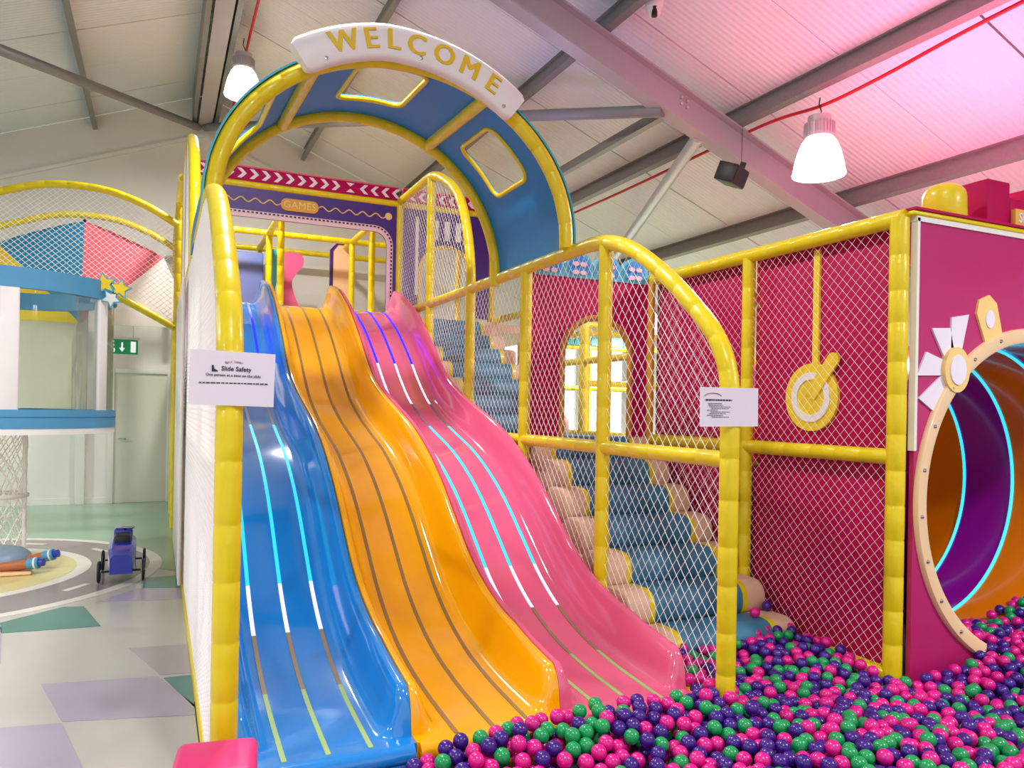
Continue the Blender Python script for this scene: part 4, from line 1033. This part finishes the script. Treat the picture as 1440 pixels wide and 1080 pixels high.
# far right: more of the playground seen through the arch and the nets
fr_ = thing('far_play_frame', 'yellow pole frame with scalloped crest beyond the magenta arch', 'pole frame', (6.4, 9.5, 0))
for y in (8.6, 10.6):
    for x in (5.0, 6.2, 7.4): pad('post', [(x, y, 0), (x, y, 2.6)], fr_)
    for z in (0.95, 1.9, 2.55): pad('rail', [(5.0, y, z), (7.4, y, z)], fr_, .04)
for x in (5.0, 7.4):
    for z in (.95, 2.55): pad('rail', [(x, 8.6, z), (x, 10.6, z)], fr_, .04)
for k in range(8):
    cx = 5.15 + .3 * k; prism('scallop', [(cx - .14, 2.58)] + [(cx - .14 * math.cos(math.radians(a)), 2.64 + .15 * math.sin(math.radians(a))) for a in range(0, 181, 20)] + [(cx + .14, 2.58)], XZ(10.55), -.02, .02, TEAL, fr_)
for y in (Y3, Y4, Y5):
    pass
rf = thing('stair_side_frame', 'yellow padded pole frame on the far side of the upper stairs', 'pole frame', (XR, 8, 0))
for y in (Y3, Y4): pad('post', [(XR, y, 0), (XR, y, Z2)], rf)
pad('rail', [(XR, 5.7, Z2), (XR, Y5, Z2)], rf); pad('rail', [(XR, 5.7, Z1), (XR, Y5, Z1)], rf, .04); pad('rail', [(XR, 5.7, 2.05), (XR, Y5, 2.05)], rf, .035); pad('rail', [(XR - .3, 7.4, 2.5), (XR + 1.2, 7.4, 2.5)], rf, .035)

# ================================================================== BALLS
BR = 0.0355
def inreg(x, y):
    if .418 * x + .9085 * y < 2.80: return False
    if x < 0.72 or x > 5.85: return False
    if y < 1.2: return False
    if x < XN - .03: return y < 3.17
    if x < XR - .08: return y < 3.95
    if x < TC[0] - .60: return y < 3.01
    return y < (3.5 if abs(x - TC[0]) < .55 else 3.0)
def surf(x, y):
    h = 0.035
    if y > 3.0 and XN < x < XR: h += 0.12 * (y - 3.0)
    d = math.hypot(x - 4.95, (y - 3.25)); h += 0.13 * max(0, 1 - d / 1.15)
    h += 0.045 * math.sin(x * 2.3 + 1) * math.sin(y * 3.1)
    if 1.0 < x < XN and y > 2.75: h += 0.085 * min(1, (y - 2.75) / .3) * min(1, (x - 1.0) / .4)
    if x < 1.15: h -= 0.10 * (1.15 - x) / .35
    if x > 4.0 and y > YT:
        bz = TC[1] - math.sqrt(max(0.0, (TR - .02) ** 2 - (x - TC[0]) ** 2)); h = max(h, bz + BR)
    return h
pts = []; cell = {}
def poisson(zoff, dmin, tries, seed):
    rnd = random.Random(seed); cell = {}; out = []
    for _ in range(tries):
        x, y = rnd.uniform(.72, 5.85), rnd.uniform(1.2, 3.96)
        if not inreg(x, y): continue
        k = (int(x / dmin), int(y / dmin)); ok = True
        for a in (-1, 0, 1):
            for b in (-1, 0, 1):
                for p in cell.get((k[0] + a, k[1] + b), ()):
                    if (p[0] - x) ** 2 + (p[1] - y) ** 2 < dmin * dmin: ok = False
        if not ok: continue
        cell.setdefault(k, []).append((x, y)); out.append([x, y, surf(x, y) + zoff + rnd.uniform(-.022, .022)])
    return out
pts = poisson(0, 0.057, 60000, 3) + poisson(-0.052, 0.062, 40000, 4)
P = [Vector(p) for p in pts]
obst = [(XN, Y0 - .02, .05 + BR), (XR, Y0, .055 + BR)]
for it in range(14):
    kd = kdtree.KDTree(len(P))
    for i, p in enumerate(P): kd.insert(p, i)
    kd.balance(); D = [Vector((0, 0, 0)) for _ in P]
    for i, p in enumerate(P):
        for co, j, d in kd.find_range(p, 2 * BR * .995):
            if j > i:
                n = (p - co) / d if d > 1e-6 else Vector((0, 0, 1)); q = (2 * BR - d) * .28; D[i] += n * q; D[j] -= n * q
    for i, p in enumerate(P):
        p += D[i]; p.z -= .001
        for ox, oy, rr in obst:
            dd = math.hypot(p.x - ox, p.y - oy)
            if dd < rr: p.x += (p.x - ox) / dd * (rr - dd); p.y += (p.y - oy) / dd * (rr - dd)
        if p.x < XN - .03 and p.y > 3.19: p.y = 3.19
        if p.x > XR + .02 and p.y > 2.98 and not (abs(p.x - TC[0]) < .8): p.y = min(p.y, 2.98 + 0 * p.y) if p.y < 3.2 else p.y
        if XN + .0 < p.x < XR and p.y < 3.95: p.x = min(max(p.x, XN + BR + .05), XR - BR - .055) if p.y > 3.2 else p.x
        p.z = max(p.z, -.14 + BR)
P = [p for p in P if p.z < surf(p.x, p.y) + (.16 if p.x < 4.2 else .045)]
# a few strays
P += [Vector((3.80, 4.035, .236)), Vector((3.60, 3.93, .236))]
def in_view(p):
    d = p - Vector((0, 0, H)); z = d.dot(_f); u = d.dot(_R) / z; v_ = d.dot(_U) / z
    return -720 < u * 1080 < 720 and -(1080 - 575.5) < v_ * 1080 < 575
bm = bmesh.new(); bmesh.ops.create_uvsphere(bm, u_segments=20, v_segments=12, radius=BR); sph = bpy.data.meshes.new('ball'); bm.to_mesh(sph); bm.free()
for p in sph.polygons: p.use_smooth = True
bmeshes = []
for m in (B_PINK, B_PURP, B_GREEN):
    me = sph.copy(); me.materials.append(m); bmeshes.append(me)
rb = random.Random(11); ci = [rb.choices((0, 1, 2), (38, 36, 26))[0] for _ in P]
order = sorted(range(len(P)), key=lambda i: (P[i] - Vector((0, 0, H))).dot(_f))
top = [i for i in order if in_view(P[i]) and P[i].z > surf(P[i].x, P[i].y) - .03]
near = set(top[:300])
names = ('pink', 'purple', 'green')
def place(p):
    if p.y > 2.72 and p.x < X0 + LW + .05: return 'at the foot of the blue slide'
    if p.y > 2.72 and p.x < X0 + 2 * LW: return 'at the foot of the orange slide'
    if p.y > 2.72 and p.x < XN - .2: return 'at the foot of the pink slide'
    if p.y > 2.72 and p.x < XN + .35: return 'around the yellow post with the paper notice'
    if p.y > 2.72: return 'in front of the padded stairs'
    if p.x < 2.0: return 'in the ball pit nearest the camera, left of centre'
    if p.x < 2.8: return 'in the ball pit nearest the camera, in the middle'
    return 'in the ball pit nearest the camera, at the right'
for i in sorted(near):
    o = put('ball', bmeshes[ci[i]], None, P[i]); o.rotation_euler = (rb.random() * 6, rb.random() * 6, rb.random() * 6)
    pl = place(P[i]); tag(o, 'shiny %s plastic ball %s' % (names[ci[i]], pl), 'ball', '%s balls %s' % (names[ci[i]], pl))
bm = bmesh.new(); bmesh.ops.create_icosphere(bm, subdivisions=2, radius=BR); iv = [v.co.copy() for v in bm.verts]; bm.verts.index_update(); ifa = [tuple(v.index for v in f.verts) for f in bm.faces]; bm.free()
vv = []; ff = []; mi = []
for i in range(len(P)):
    if i in near: continue
    n = len(vv); vv += [tuple(c + P[i]) for c in iv]; ff += [tuple(a + n for a in q) for q in ifa]; mi += [ci[i]] * len(ifa)
me = bpy.data.meshes.new('ball_pit_balls'); me.from_pydata(vv, [], ff)
for m in (B_PINK, B_PURP, B_GREEN): me.materials.append(m)
me.polygons.foreach_set('material_index', mi); me.polygons.foreach_set('use_smooth', [True] * len(ff)); me.update()
o = put('ball_pit_balls', me); tag(o, 'rest of the pink, purple and green plastic balls filling the pit', 'balls'); o['kind'] = 'stuff'
print('balls', len(P), 'objects', len(bpy.data.objects))
